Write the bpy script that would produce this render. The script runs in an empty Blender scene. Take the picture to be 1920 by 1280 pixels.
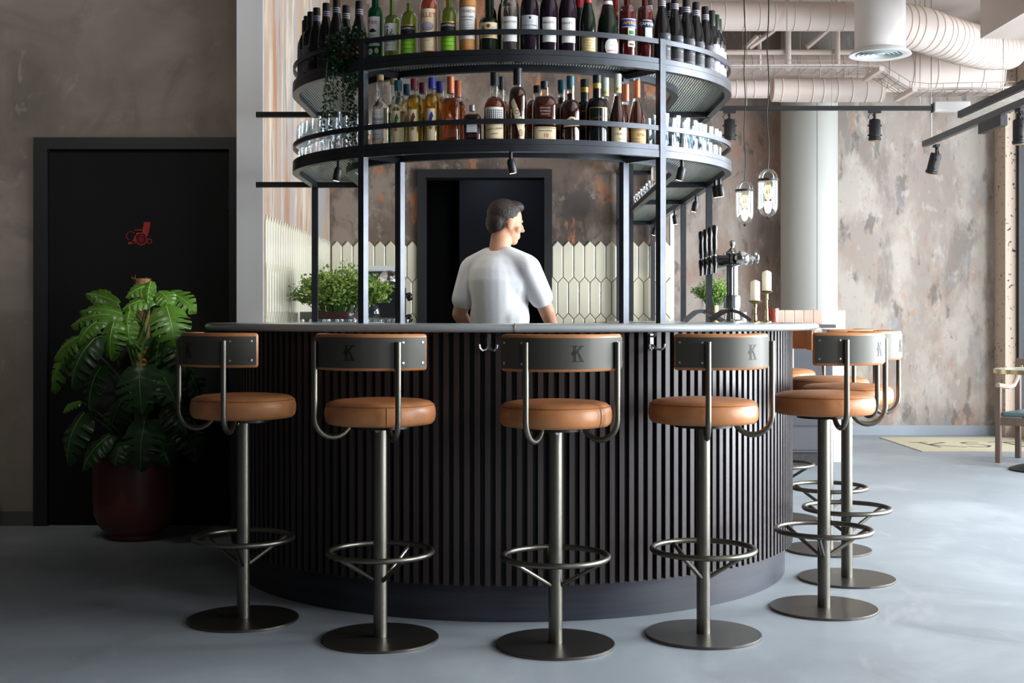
import bpy, bmesh, math, random
from mathutils import Vector, Matrix, noise as mnoise

SC = bpy.context.scene
COL = SC.collection
PI = math.pi
R = math.radians
rnd = random.Random(7)

# camera constants (1920 x 1280 frame): 45 mm shift lens, level, eye height 1.10 m
FPX, EYE, CXP, HYP = 2400.0, 1.10, 960.0, 595.0


def at(px, py, Y):
    return Vector(((px - CXP) / FPX * Y, Y, EYE - (py - HYP) / FPX * Y))


def lin(r, g, b):
    f = lambda c: (c / 255 / 12.92) if c / 255 <= .04045 else ((c / 255 + .055) / 1.055) ** 2.4
    return (f(r), f(g), f(b), 1.0)


# ------------------------------------------------------------------ mesh helper
class MB:
    def __init__(s):
        s.v, s.f = [], []

    def add(s, v, f, M=None):
        o = len(s.v)
        s.v += [tuple(M @ Vector(p)) for p in v] if M else [tuple(p) for p in v]
        s.f += [tuple(i + o for i in q) for q in f]
        return s

    def box(s, x0, x1, y0, y1, z0, z1, M=None):
        v = [(x0, y0, z0), (x1, y0, z0), (x1, y1, z0), (x0, y1, z0), (x0, y0, z1), (x1, y0, z1), (x1, y1, z1), (x0, y1, z1)]
        f = [(0, 3, 2, 1), (4, 5, 6, 7), (0, 1, 5, 4), (1, 2, 6, 5), (2, 3, 7, 6), (3, 0, 4, 7)]
        return s.add(v, f, M)

    def prism(s, poly, z0, z1, M=None):
        n = len(poly)
        v = [(x, y, z0) for x, y in poly] + [(x, y, z1) for x, y in poly]
        f = [tuple(reversed(range(n))), tuple(range(n, 2 * n))]
        f += [(i, (i + 1) % n, n + (i + 1) % n, n + i) for i in range(n)]
        return s.add(v, f, M)

    def lathe(s, prof, n=28, M=None, sq=2.0, sx=1.0, sy=1.0, flute=0, famp=0.0, zf=None):
        """profile (r, z) from bottom axis to top axis; superellipse exponent sq; optional flutes below zf"""
        v, f, rings = [], [], []
        for r, z in prof:
            if r < 1e-6:
                rings.append([len(v)])
                v.append((0, 0, z))
                continue
            ring = []
            for i in range(n):
                a = 2 * PI * i / n
                c, d = math.cos(a), math.sin(a)
                k = 1.0 if sq == 2 else (abs(c) ** sq + abs(d) ** sq) ** (-1 / sq)
                rr = r * k
                if flute and (zf is None or z <= zf):
                    rr *= 1 - famp * (0.5 + 0.5 * math.cos(flute * a))
                ring.append(len(v))
                v.append((rr * c * sx, rr * d * sy, z))
            rings.append(ring)
        for a, b in zip(rings, rings[1:]):
            for i in range(n):
                j = (i + 1) % n
                if len(a) == 1 and len(b) == 1:
                    continue
                if len(a) == 1:
                    f.append((a[0], b[j], b[i]))
                elif len(b) == 1:
                    f.append((a[i], a[j], b[0]))
                else:
                    f.append((a[i], a[j], b[j], b[i]))
        return s.add(v, f, M)

    def tube(s, pts, r, n=10, closed=False, M=None, r2=None):
        pts = [Vector(p) for p in pts]
        m = len(pts)
        v, f = [], []
        up = None
        for i, p in enumerate(pts):
            if closed:
                t = (pts[(i + 1) % m] - pts[i - 1]).normalized()
            else:
                t = (pts[min(i + 1, m - 1)] - pts[max(i - 1, 0)]).normalized()
            if up is None:
                up = Vector((0, 0, 1)) if abs(t.z) < .9 else Vector((1, 0, 0))
            a = t.cross(up)
            if a.length < 1e-6:
                a = t.cross(Vector((0, 1, 0)))
            a.normalize()
            b = a.cross(t).normalized()
            up = b
            rr = r if r2 is None else r + (r2 - r) * i / max(1, m - 1)
            if callable(r):
                rr = r(i / max(1, m - 1))
            for k in range(n):
                w = 2 * PI * k / n
                v.append(p + a * (math.cos(w) * rr) + b * (math.sin(w) * rr))
        L = m if closed else m - 1
        for i in range(L):
            for k in range(n):
                j, q = (i + 1) % m, (k + 1) % n
                f.append((i * n + k, i * n + q, j * n + q, j * n + k))
        if not closed:
            f.append(tuple(reversed(range(n))))
            f.append(tuple((m - 1) * n + k for k in range(n)))
        return s.add(v, f, M)

    def sweep(s, path, sec, M=None, closed=False):
        """sweep a closed (offset, z) section along a flat polyline; positive offset = right of travel"""
        m, k = len(path), len(sec)
        v, f = [], []
        for i in range(m):
            p = Vector(path[i])
            if closed:
                d0, d1 = (p - Vector(path[i - 1])), (Vector(path[(i + 1) % m]) - p)
            else:
                d0 = p - Vector(path[i - 1]) if i else Vector(path[1]) - p
                d1 = Vector(path[i + 1]) - p if i < m - 1 else d0
            d0, d1 = d0.normalized(), d1.normalized()
            n0, n1 = Vector((d0.y, -d0.x)), Vector((d1.y, -d1.x))
            nn = (n0 + n1).normalized()
            nn = nn / max(.3, nn.dot(n0))
            for o, z in sec:
                q = p + nn * o
                v.append((q.x, q.y, z))
        for i in range(m if closed else m - 1):
            for j in range(k):
                a, b = (i + 1) % m, (j + 1) % k
                f.append((i * k + j, a * k + j, a * k + b, i * k + b))
        if not closed:
            f.append(tuple(range(k)))
            f.append(tuple(reversed([(m - 1) * k + j for j in range(k)])))
        return s.add(v, f, M)

    def ell(s, c, r, n=16, m=10, M=None):
        v, f = [], []
        c = Vector(c)
        prof = [(math.sin(PI * i / m), -math.cos(PI * i / m)) for i in range(m + 1)]
        prof[0], prof[-1] = (0, -1), (0, 1)
        t = MB().lathe(prof, n)
        vv = [(c.x + p[0] * r[0], c.y + p[1] * r[1], c.z + p[2] * r[2]) for p in t.v]
        return s.add(vv, t.f, M)

    def cap(s, a, b, ra, rb, n=24):
        """tapered capsule between two points"""
        a, b = Vector(a), Vector(b)
        d = (b - a)
        L = d.length
        q = d.to_track_quat('Z', 'Y').to_matrix().to_4x4()
        prof = [(0, -ra)] + [(ra * math.cos(t), -ra * math.sin(t)) for t in (1.2, .8, .4, 0)]
        prof += [(rb * math.cos(t), L + rb * math.sin(t)) for t in (0, .4, .8, 1.2)] + [(0, L + rb)]
        return s.lathe(prof, n, Matrix.Translation(a) @ q)

    def mesh(s, name, smooth=35):
        me = bpy.data.meshes.new(name)
        me.from_pydata(s.v, [], s.f)
        me.validate()
        bm = bmesh.new()
        bm.from_mesh(me)
        bmesh.ops.recalc_face_normals(bm, faces=bm.faces)
        bm.to_mesh(me)
        bm.free()
        if smooth:
            me.polygons.foreach_set('use_smooth', [True] * len(me.polygons))
            me.set_sharp_from_angle(angle=R(smooth))
        return me

    def build(s, name, mat, parent=None, smooth=35, bevel=0, seg=2, loc=None):
        o = bpy.data.objects.new(name, s.mesh(name, smooth))
        COL.objects.link(o)
        if mat:
            o.data.materials.append(mat)
        if parent:
            o.parent = parent
        if loc:
            o.location = loc
        if bevel:
            md = o.modifiers.new('edge', 'BEVEL')
            md.width, md.segments, md.limit_method, md.angle_limit = bevel, seg, 'ANGLE', R(40)
        return o


def tag(o, label=None, cat=None, group=None, kind=None):
    if label: o['label'] = label
    if cat: o['category'] = cat
    if group: o['group'] = group
    if kind: o['kind'] = kind
    return o


def thing(name, label, cat, loc=(0, 0, 0), rz=0, group=None):
    o = bpy.data.objects.new(name, None)
    o.empty_display_size = .05
    COL.objects.link(o)
    o.location = loc
    o.rotation_euler = (0, 0, rz)
    return tag(o, label, cat, group)


def struct(o):
    o['kind'] = 'structure'
    return o


KIDS = {}


def dup(root, loc=None, rz=None, label=None):
    """copy a thing with its parts and sub-parts (mesh data shared)"""
    def cp(o, par):
        c = o.copy()
        COL.objects.link(c)
        c.parent = par
        for ch in list(o.children):
            cp(ch, c)
        return c
    r = cp(root, None)
    if loc is not None: r.location = loc
    if rz is not None: r.rotation_euler = (0, 0, rz)
    if label: r['label'] = label
    return r


def real_mesh(o, name=None):
    """evaluate modifiers into plain mesh data"""
    bpy.context.view_layer.update()
    dg = bpy.context.evaluated_depsgraph_get()
    me = bpy.data.meshes.new_from_object(o.evaluated_get(dg))
    o.modifiers.clear()
    o.data = me
    return o


_TXT = {}


def text_geo(body, size, space=1.0):
    key = (body, size, space)
    if key in _TXT: return _TXT[key]
    cu = bpy.data.curves.new('t', 'FONT')
    cu.body, cu.size, cu.align_x, cu.align_y, cu.resolution_u = body, size, 'CENTER', 'CENTER', 2
    cu.space_character = space
    o = bpy.data.objects.new('t', cu)
    COL.objects.link(o)
    bpy.context.view_layer.update()
    dg = bpy.context.evaluated_depsgraph_get()
    me = bpy.data.meshes.new_from_object(o.evaluated_get(dg))
    g = ([(v.co.x, v.co.y) for v in me.vertices], [tuple(p.vertices) for p in me.polygons])
    bpy.data.objects.remove(o)
    bpy.data.curves.remove(cu)
    bpy.data.meshes.remove(me)
    _TXT[key] = g
    return g


def ordn(i):
    return ['first', 'second', 'third', 'fourth', 'fifth', 'sixth', 'seventh', 'eighth', 'ninth', 'tenth', 'eleventh', 'twelfth', 'thirteenth', 'fourteenth'][i]


# ------------------------------------------------------------------ materials
MATS = {}


def nd(nt, t, **kw):
    n = nt.nodes.new(t)
    for k, v in kw.items():
        setattr(n, k, v)
    return n


def pbr(name, col, rough=.5, metal=0, trans=0, ior=1.45, spec=.5, emit=None, es=0, coat=0, bump=None, var=None, alpha=1, aniso=0, tl=None):
    """Principled; var=(scale, amount[, stretch xyz]) noise value variation, bump=(scale, strength)"""
    if name in MATS: return MATS[name]
    m = bpy.data.materials.new(name)
    m.use_nodes = True
    nt = m.node_tree
    b = nt.nodes['Principled BSDF']
    b.inputs['Base Color'].default_value = col
    b.inputs['Roughness'].default_value = rough
    b.inputs['Metallic'].default_value = metal
    b.inputs['Transmission Weight'].default_value = trans
    b.inputs['IOR'].default_value = ior
    b.inputs['Specular IOR Level'].default_value = spec
    b.inputs['Coat Weight'].default_value = coat
    b.inputs['Coat Roughness'].default_value = .15
    if emit:
        b.inputs['Emission Color'].default_value = emit
        b.inputs['Emission Strength'].default_value = es
    tc = nd(nt, 'ShaderNodeTexCoord')
    if var:
        mp = nd(nt, 'ShaderNodeMapping')
        mp.inputs['Scale'].default_value = var[2] if len(var) > 2 else (1, 1, 1)
        nt.links.new(tc.outputs['Object'], mp.inputs[0])
        no = nd(nt, 'ShaderNodeTexNoise')
        no.inputs['Scale'].default_value = var[0]
        no.inputs['Detail'].default_value = 6
        no.inputs['Roughness'].default_value = .6
        nt.links.new(mp.outputs[0], no.inputs['Vector'])
        mr = nd(nt, 'ShaderNodeMapRange')
        mr.inputs['From Min'].default_value, mr.inputs['From Max'].default_value = .3, .7
        mr.inputs['To Min'].default_value, mr.inputs['To Max'].default_value = 1 - var[1], 1 + var[1]
        nt.links.new(no.outputs['Fac'], mr.inputs['Value'])
        mx = nd(nt, 'ShaderNodeVectorMath', operation='SCALE')
        mx.inputs[0].default_value = col[:3]
        nt.links.new(mr.outputs[0], mx.inputs['Scale'])
        nt.links.new(mx.outputs[0], b.inputs['Base Color'])
    if bump:
        no = nd(nt, 'ShaderNodeTexNoise')
        no.inputs['Scale'].default_value = bump[0]
        no.inputs['Detail'].default_value = 4
        nt.links.new(tc.outputs['Object'], no.inputs['Vector'])
        bp = nd(nt, 'ShaderNodeBump')
        bp.inputs['Strength'].default_value = bump[1]
        bp.inputs['Distance'].default_value = .01
        nt.links.new(no.outputs['Fac'], bp.inputs['Height'])
        nt.links.new(bp.outputs[0], b.inputs['Normal'])
    if tl:
        tr = nd(nt, 'ShaderNodeBsdfTranslucent')
        tr.inputs[0].default_value = tl
        mxs = nd(nt, 'ShaderNodeMixShader')
        mxs.inputs[0].default_value = .3
        nt.links.new(b.outputs[0], mxs.inputs[1])
        nt.links.new(tr.outputs[0], mxs.inputs[2])
        nt.links.new(mxs.outputs[0], nt.nodes['Material Output'].inputs[0])
    MATS[name] = m
    return m


def thin_glass(name, tint=(.96, .98, .98, 1), rough=.02, base=.06, gain=1.0):
    """thin clear glass: transparent body with Fresnel reflection"""
    if name in MATS: return MATS[name]
    m = bpy.data.materials.new(name)
    m.use_nodes = True
    nt = m.node_tree
    nt.nodes.clear()
    out = nd(nt, 'ShaderNodeOutputMaterial')
    t = nd(nt, 'ShaderNodeBsdfTransparent')
    t.inputs[0].default_value = tint
    g = nd(nt, 'ShaderNodeBsdfGlossy')
    g.inputs['Roughness'].default_value = rough
    lw = nd(nt, 'ShaderNodeLayerWeight')
    lw.inputs['Blend'].default_value = .35
    ma = nd(nt, 'ShaderNodeMath', operation='MULTIPLY_ADD')
    ma.inputs[1].default_value, ma.inputs[2].default_value = .75 * gain, base
    mx = nd(nt, 'ShaderNodeMixShader')
    nt.links.new(lw.outputs['Facing'], ma.inputs[0])
    nt.links.new(ma.outputs[0], mx.inputs[0])
    nt.links.new(t.outputs[0], mx.inputs[1])
    nt.links.new(g.outputs[0], mx.inputs[2])
    nt.links.new(mx.outputs[0], out.inputs[0])
    MATS[name] = m
    return m


def layered(name, base, layers, rough=.7, bump=(8, .15), spec=.3, rough2=None):
    """stack of noise-masked colours: layers = [(colour, scale, lo, hi, stretch, detail, distortion, amount)]"""
    m = bpy.data.materials.new(name)
    m.use_nodes = True
    nt = m.node_tree
    b = nt.nodes['Principled BSDF']
    b.inputs['Roughness'].default_value = rough
    b.inputs['Specular IOR Level'].default_value = spec
    tc = nd(nt, 'ShaderNodeTexCoord')
    prev = None
    for i, (c, sc, lo, hi, st, det, dist, amt) in enumerate(layers):
        mp = nd(nt, 'ShaderNodeMapping')
        mp.inputs['Scale'].default_value = st
        mp.inputs['Location'].default_value = (i * 3.7 + .3, i * 1.9, i * 5.3)
        nt.links.new(tc.outputs['Object'], mp.inputs[0])
        no = nd(nt, 'ShaderNodeTexNoise')
        no.inputs['Scale'].default_value = sc
        no.inputs['Detail'].default_value = det
        no.inputs['Roughness'].default_value = .62
        no.inputs['Distortion'].default_value = dist
        nt.links.new(mp.outputs[0], no.inputs['Vector'])
        mr = nd(nt, 'ShaderNodeMapRange', interpolation_type='SMOOTHSTEP')
        mr.inputs['From Min'].default_value, mr.inputs['From Max'].default_value = lo, hi
        mr.inputs['To Max'].default_value = amt
        nt.links.new(no.outputs['Fac'], mr.inputs['Value'])
        mx = nd(nt, 'ShaderNodeMix', data_type='RGBA')
        nt.links.new(mr.outputs[0], mx.inputs[0])
        if prev is None:
            mx.inputs[6].default_value = base
        else:
            nt.links.new(prev, mx.inputs[6])
        mx.inputs[7].default_value = c
        prev = mx.outputs[2]
    nt.links.new(prev, b.inputs['Base Color'])
    if bump:
        no = nd(nt, 'ShaderNodeTexNoise')
        no.inputs['Scale'].default_value = bump[0]
        no.inputs['Detail'].default_value = 8
        nt.links.new(tc.outputs['Object'], no.inputs['Vector'])
        bp = nd(nt, 'ShaderNodeBump')
        bp.inputs['Strength'].default_value = bump[1]
        bp.inputs['Distance'].default_value = .02
        nt.links.new(no.outputs['Fac'], bp.inputs['Height'])
        nt.links.new(bp.outputs[0], b.inputs['Normal'])
    MATS[name] = m
    return m


S1 = (1, 1, 1)
M_floor = layered('polished_concrete', lin(139, 147, 153), [
    (lin(162, 170, 175), 1.1, .45, .7, S1, 6, .6, .8), (lin(121, 128, 133), 1.6, .5, .75, (1, .6, 1), 7, 1.0, .7),
    (lin(171, 173, 175), 4, .58, .75, (1, .5, 1), 8, .8, .5)], rough=.42, bump=(3, .03), spec=.4)
M_plaster = layered('grey_plaster', lin(118, 110, 101), [
    (lin(140, 131, 120), 1.2, .42, .68, S1, 7, .8, .8), (lin(92, 86, 79), 1.7, .5, .72, S1, 7, 1.0, .7),
    (lin(150, 143, 134), 5, .6, .72, S1, 8, 1.6, .45)], rough=.8, bump=(7, .2))
M_patina = layered('dark_patina', lin(100, 86, 76), [
    (lin(142, 129, 117), 2.4, .46, .62, (1, 1, .7), 12, .2, .75), (lin(62, 57, 55), 3.0, .50, .62, (1, 1, .6), 12, .2, .85),
    (lin(164, 155, 146), 8, .58, .68, (1, 1, .8), 12, .15, .5), (lin(166, 106, 70), 4.2, .575, .63, (1.4, 1, .6), 13, .2, .75),
    (lin(72, 66, 62), 15, .57, .66, (1, 1, .8), 10, .1, .6), (lin(132, 96, 72), 9, .60, .67, (1, 1, .8), 12, .15, .5)], rough=.62, bump=(9, .12))
M_patina_pale = layered('pale_patina', lin(151, 140, 131), [
    (lin(174, 166, 157), 2.61, .44, .60, (1, 1, .5), 12, .2, .85), (lin(121, 114, 108), 3.77, .50, .62, (1, 1, .38), 12, .2, .75),
    (lin(158, 124, 107), 2.17, .51, .66, (1, 1, .5), 11, .2, .7), (lin(98, 93, 89), 6.67, .565, .65, (1, 1, .42), 13, .15, .75),
    (lin(167, 116, 84), 6.09, .61, .66, (1.2, 1, .45), 13, .15, .4), (lin(137, 140, 146), 3.48, .56, .66, (1, 1, .38), 11, .2, .5),
    (lin(183, 176, 169), 13.05, .58, .68, (1, 1, .5), 12, .15, .5), (lin(112, 105, 100), 23.20, .60, .70, (1, 1, .8), 10, .1, .45)], rough=.7, bump=(8, .1))
M_patina_streak = layered('streaked_patina', lin(152, 132, 114), [
    (lin(134, 136, 140), 3.2, .46, .60, (1, 1.6, .22), 12, .5, .85), (lin(184, 172, 156), 5, .5, .64, (1, 1.6, .25), 12, .4, .75),
    (lin(146, 100, 70), 3.6, .53, .63, (1, 1.6, .2), 12, .4, .8), (lin(96, 90, 88), 6.5, .57, .67, (1, 1.6, .22), 12, .3, .7)], rough=.65, bump=(9, .08))
M_speckle = layered('speckled_render', lin(190, 172, 156), [(lin(40, 34, 30), 26, .62, .66, S1, 3, .3, .95)], rough=.8, bump=(30, .3))
M_white = pbr('white_paint', lin(206, 205, 203), .55)
M_ceil = pbr('ceiling_paint', lin(196, 183, 174), .7)
M_duct = pbr('duct_paint', lin(208, 194, 185), .55)
M_pier = pbr('pier_paint', lin(196, 195, 194), .5, var=(1.5, .04))
M_column = pbr('column_paint', lin(162, 163, 157), .55, var=(2, .05, (1, 1, .3)))
M_black = pbr('black_paint', lin(23, 24, 27), .5)
M_door = pbr('black_door', lin(16, 16, 17), .7, spec=.2)
M_blackmetal = pbr('black_metal', lin(34, 34, 36), .42, metal=.3)
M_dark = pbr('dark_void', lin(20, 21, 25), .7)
M_slat = pbr('dark_stained_wood', lin(54, 47, 47), .36, var=(14, .28, (1, 1, .06)), spec=.45)
M_slatback = pbr('bar_backing', lin(16, 15, 16), .6)
M_kick = pbr('kick_wood', lin(42, 44, 52), .45, var=(5, .35, (.5, .5, 6)), spec=.4)
M_zinc = pbr('zinc_counter', lin(168, 176, 178), .28, metal=0, var=(5, .10, (1, 1, 6)), coat=.5)
M_gun = pbr('gunmetal', lin(106, 103, 94), .34, metal=.95, var=(8, .08))
M_gunplate = pbr('brushed_gunmetal', lin(74, 73, 67), .52, metal=.35, spec=.3, var=(40, .08, (1, 1, .05)))
M_base = pbr('base_steel', lin(96, 92, 86), .36, metal=.95, var=(30, .12, (1, 6, 1)))
M_leather = pbr('tan_leather', lin(172, 114, 71), .38, var=(5, .28), bump=(140, .06), spec=.45)
M_seam = pbr('leather_seam', lin(128, 80, 44), .6)
M_chrome = pbr('chrome', lin(205, 207, 208), .14, metal=1)
M_steel = pbr('stainless', lin(180, 182, 182), .28, metal=1)
M_gant = pbr('blued_steel', lin(66, 69, 74), .36, metal=.8, var=(10, .16))
M_brass = pbr('brass', lin(188, 170, 120), .26, metal=1)
M_screw = pbr('bright_screw', lin(210, 212, 214), .25, metal=.9)
M_emb = pbr('embossing', lin(28, 28, 27), .5, metal=.5)
M_glass = thin_glass('clear_glass')
M_glass2 = thin_glass('tumbler_glass', (.93, .95, .96, 1), .03, .015, .34)
M_pane = thin_glass('window_pane', (.98, .99, 1, 1), .0, .02, .5)
M_tile = pbr('cream_tile', lin(198, 194, 174), .12, var=(3, .07, (1, 1, .7)), spec=.6, bump=(9, .10))
M_grout = pbr('dark_grout', lin(44, 44, 42), .8)
M_pinktile = pbr('pink_glaze', lin(206, 172, 156), .1, spec=.7, var=(5, .15, (1, 1, .2)))
M_soil = pbr('soil', lin(44, 34, 26), .95)
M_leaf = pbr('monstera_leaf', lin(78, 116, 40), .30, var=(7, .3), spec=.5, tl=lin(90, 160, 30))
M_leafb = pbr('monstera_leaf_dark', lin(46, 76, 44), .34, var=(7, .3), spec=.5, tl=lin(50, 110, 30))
M_vein = pbr('leaf_vein', lin(120, 160, 70), .5)
M_stem = pbr('plant_stem', lin(70, 104, 44), .5)
M_moss = pbr('coir', lin(128, 92, 60), .95, bump=(120, .9), var=(40, .4))
M_pot = pbr('oxblood_pot', lin(92, 48, 44), .42, var=(4, .1))
M_herb = pbr('herb_leaf', lin(160, 180, 100), .5, tl=lin(150, 190, 60), var=(20, .35))
M_herb2 = pbr('herb_leaf_deep', lin(112, 144, 72), .5, tl=lin(110, 160, 50), var=(20, .35))
M_ivy = pbr('ivy_leaf', lin(34, 56, 34), .5, var=(20, .3), tl=lin(40, 70, 30))
M_paper = pbr('white_label', lin(226, 226, 224), .6)
M_cream = pbr('cream_label', lin(226, 208, 168), .6, var=(18, .06))
M_ink = pbr('black_ink', lin(26, 25, 26), .6)
M_red = pbr('red_ink', lin(176, 42, 40), .6)
M_candle = pbr('candle_wax', lin(242, 240, 232), .5, tl=lin(250, 240, 220))
M_bulb = pbr('lamp_filament', lin(255, 214, 150), .4, emit=lin(255, 205, 140), es=2.6)
M_glow = pbr('spot_lens', lin(255, 220, 160), .4, emit=lin(255, 214, 160), es=14)


def reeded():
    m = pbr('reeded_glass', lin(210, 222, 214), .22, trans=.35, ior=1.3)
    nt = m.node_tree
    b = nt.nodes['Principled BSDF']
    tc = [n for n in nt.nodes if n.type == 'TEX_COORD'][0]
    w = nd(nt, 'ShaderNodeTexWave', wave_type='BANDS', bands_direction='X')
    w.inputs['Scale'].default_value = 26
    nt.links.new(tc.outputs['Object'], w.inputs['Vector'])
    bp = nd(nt, 'ShaderNodeBump')
    bp.inputs['Strength'].default_value = .8
    bp.inputs['Distance'].default_value = .006
    nt.links.new(w.outputs['Fac'], bp.inputs['Height'])
    nt.links.new(bp.outputs[0], b.inputs['Normal'])
    mr = nd(nt, 'ShaderNodeMapRange')
    mr.inputs['To Min'].default_value, mr.inputs['To Max'].default_value = .72, 1.05
    nt.links.new(w.outputs['Fac'], mr.inputs['Value'])
    sc = nd(nt, 'ShaderNodeVectorMath', operation='SCALE')
    sc.inputs[0].default_value = lin(210, 222, 214)[:3]
    nt.links.new(mr.outputs[0], sc.inputs['Scale'])
    nt.links.new(sc.outputs[0], b.inputs['Base Color'])
    return m


M_reed = reeded()
# ================================================================== ROOM SHELL
CEIL = 3.8
YD, YB, YR = 6.77, 9.0, 12.0          # door wall, wall behind the bar, far right wall
XS, XR = -1.284, 4.63                 # side wall of the bar niche, window wall

struct(MB().box(-4, XR + .2, -2, YR + .2, -.05, 0).build('floor', M_floor, smooth=0))
struct(MB().box(.9, XR + .2, -2.1, YR + .2, CEIL, CEIL + .1).build('ceiling', M_ceil, smooth=0))
struct(MB().box(-4.1, .9, -2.1, YR + .2, CEIL, CEIL + .1).build('ceiling_bar_side', pbr('dark_ceiling', lin(66, 62, 58), .9), smooth=0))
struct(MB().box(-4.1, -4, -2, YD, 0, CEIL).build('wall_left', pbr('dark_wall', lin(52, 48, 44), .9), smooth=0))
struct(MB().box(-4.1, XR + .2, -2.1, -2, 0, CEIL).build('wall_front', pbr('dark_wall', lin(52, 48, 44), .9), smooth=0))

# door wall (grey plaster) with the opening of the black door
dx0, dx1, dz = -2.525, -1.447, 2.05
w = MB().box(-4, dx0, YD, YD + .14, 0, CEIL).box(dx0, -1.40, YD, YD + .14, dz, CEIL)
struct(w.build('wall_rear_left', M_plaster, smooth=0))
struct(MB().box(-4, dx0, YD - .012, YD, 0, .075).build('baseboard_left', pbr('grey_skirting', lin(74, 76, 74), .6), smooth=0))
fr = MB()
ft = .072
fr.box(dx0, dx0 + ft, YD - .02, YD + .1, 0, dz).box(dx1 - .045, dx1, YD - .02, YD + .1, 0, dz).box(dx0 + ft, dx1 - .045, YD - .02, YD + .1, dz - .062, dz)
d1 = struct(fr.build('door_1', M_black, smooth=0))
struct(MB().box(dx0 - .05, dx1 + .045, YD + .11, YD + .14, 0, dz + .05).build('door_light_block', M_dark, smooth=0))  # unseen panel added to stop outside light leaking under the door
lf = MB().box(dx0 + ft + .004, dx1 - .049, YD + .004, YD + .05, .008, dz - .066).build('door_leaf', M_door, d1, smooth=0)
for hz in (.35, 1.02, 1.72):
    MB().tube([(dx1 - .05, YD - .004, hz - .05), (dx1 - .05, YD - .004, hz + .05)], .008).build('hinge', M_blackmetal, d1)
# red wheelchair emblem painted on the door
em = MB()
ex, ez, ey = (262 - CXP) / FPX * YD, EYE - (438 - HYP) / FPX * YD, YD + .0025
k = YD / FPX


def epoly(pts):
    em.prism([(ex + x * k, ez - y * k) for x, y in pts], 0, .002, Matrix(((1, 0, 0, 0), (0, 0, -1, ey), (0, 1, 0, 0), (0, 0, 0, 1))))


def ering(cx, cy, r0, r1, a0=0, a1=360, n=26):
    P = [(cx + r1 * math.cos(R(a0 + (a1 - a0) * i / n)), cy + r1 * math.sin(R(a0 + (a1 - a0) * i / n))) for i in range(n + 1)]
    Q = [(cx + r0 * math.cos(R(a0 + (a1 - a0) * i / n)), cy + r0 * math.sin(R(a0 + (a1 - a0) * i / n))) for i in range(n + 1)]
    for i in range(n):
        epoly([P[i], P[i + 1], Q[i + 1], Q[i]])


epoly([(8, -22), (20, -22), (17, -2), (4, -2)])
epoly([(-6, -2), (16, -2), (15, 4), (-8, 4)])
epoly([(-10, -8), (4, -8), (4, -6), (-10, -6)])
epoly([(-8, 2), (-4, 4), (-11, 18), (-15, 16)])
epoly([(-22, 16), (-8, 14), (-8, 18), (-22, 20)])
ering(3, 11, 9.2, 11, n=36)
for a in range(0, 180, 30):
    c, s_ = math.cos(R(a)), math.sin(R(a))
    epoly([(3 - 9 * c - .4 * s_, 11 - 9 * s_ + .4 * c), (3 + 9 * c - .4 * s_, 11 + 9 * s_ + .4 * c), (3 + 9 * c + .4 * s_, 11 + 9 * s_ - .4 * c), (3 - 9 * c + .4 * s_, 11 - 9 * s_ - .4 * c)])
ering(-17, 4, 7.6, 8.6, 110, 330)
ering(18, 14, 3.4, 4.8)
em.build('wheelchair_sign', pbr('sign_red', lin(140, 26, 32), .6), d1, smooth=0)

# painted pier and streaked side wall of the bar niche
struct(MB().box(-1.42, XS, 6.6, YD + .14, 0, CEIL).build('wall_pier', M_pier, smooth=0))
struct(MB().box(XS - .12, XS, YD + .14, YB, 0, CEIL).build('wall_niche_side', M_patina_streak, smooth=0))
struct(MB().box(XS, XS + .002, 6.615, YB, 0, CEIL).build('wall_niche_finish', M_patina_streak, smooth=0))

# dark patina wall behind the bar with the service doorway
bx0, bx1, bz = -.664, .281, 2.139
XE = 1.136
w = MB().box(XS - .12, bx0, YB, YB + .14, 0, CEIL).box(bx1, XE, YB, YB + .14, 0, CEIL).box(bx0, bx1, YB, YB + .14, bz, CEIL)
struct(w.build('wall_behind_bar', M_patina, smooth=0))
fr = MB()
t = .054
fr.box(bx0, bx0 + t, YB - .025, YB + .16, 0, bz).box(bx1 - t, bx1, YB - .025, YB + .16, 0, bz).box(bx0 + t, bx1 - t, YB - .025, YB + .16, bz - .058, bz)
struct(fr.build('door_2', M_black, smooth=0))
# dark back room seen through the doorway
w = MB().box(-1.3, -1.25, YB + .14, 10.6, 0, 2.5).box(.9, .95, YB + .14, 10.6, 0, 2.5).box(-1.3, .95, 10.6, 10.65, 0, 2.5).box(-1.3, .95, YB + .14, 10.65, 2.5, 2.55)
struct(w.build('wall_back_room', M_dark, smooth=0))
cab = thing('storage_cupboard', 'black storage cupboard in the dark room behind the bar doorway', 'cupboard', (-.02, 10.35, 0))
MB().box(-.40, .62, -.12, .2, 1.32, 2.3).build('wall_unit', pbr('cupboard_black', lin(64, 68, 80), .5), cab, smooth=0)
MB().box(-.9, .62, -.2, .2, 0, .95).build('carcass', M_dark, cab, smooth=0)
MB().box(-.92, .64, -.22, .2, .95, .99).build('worktop', pbr('dark_worktop', lin(84, 86, 92), .4), cab, smooth=0)

# right-hand return of that wall, with its white corner bead
struct(MB().box(XE - .14, XE, YB + .14, YR, 0, CEIL).build('wall_niche_return', M_patina_pale, smooth=0))
struct(MB().box(XE - .024, XE + .004, YB - .004, YB + .142, 0, CEIL).build('trim_1', M_white, smooth=0))
struct(MB().box(XE - .14, 4.70, YR, YR + .1, 0, CEIL).build('wall_rear_right', M_patina_pale, smooth=0))
struct(MB().box(XE, 4.52, YR - .015, YR, 0, .09).build('baseboard_right', pbr('blue_grey_skirting', lin(150, 158, 166), .5), smooth=0))
struct(MB().box(4.525, 4.625, YR - .26, YR + .1, 0, CEIL).build('wall_speckled_pier', M_speckle, smooth=0))

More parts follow.
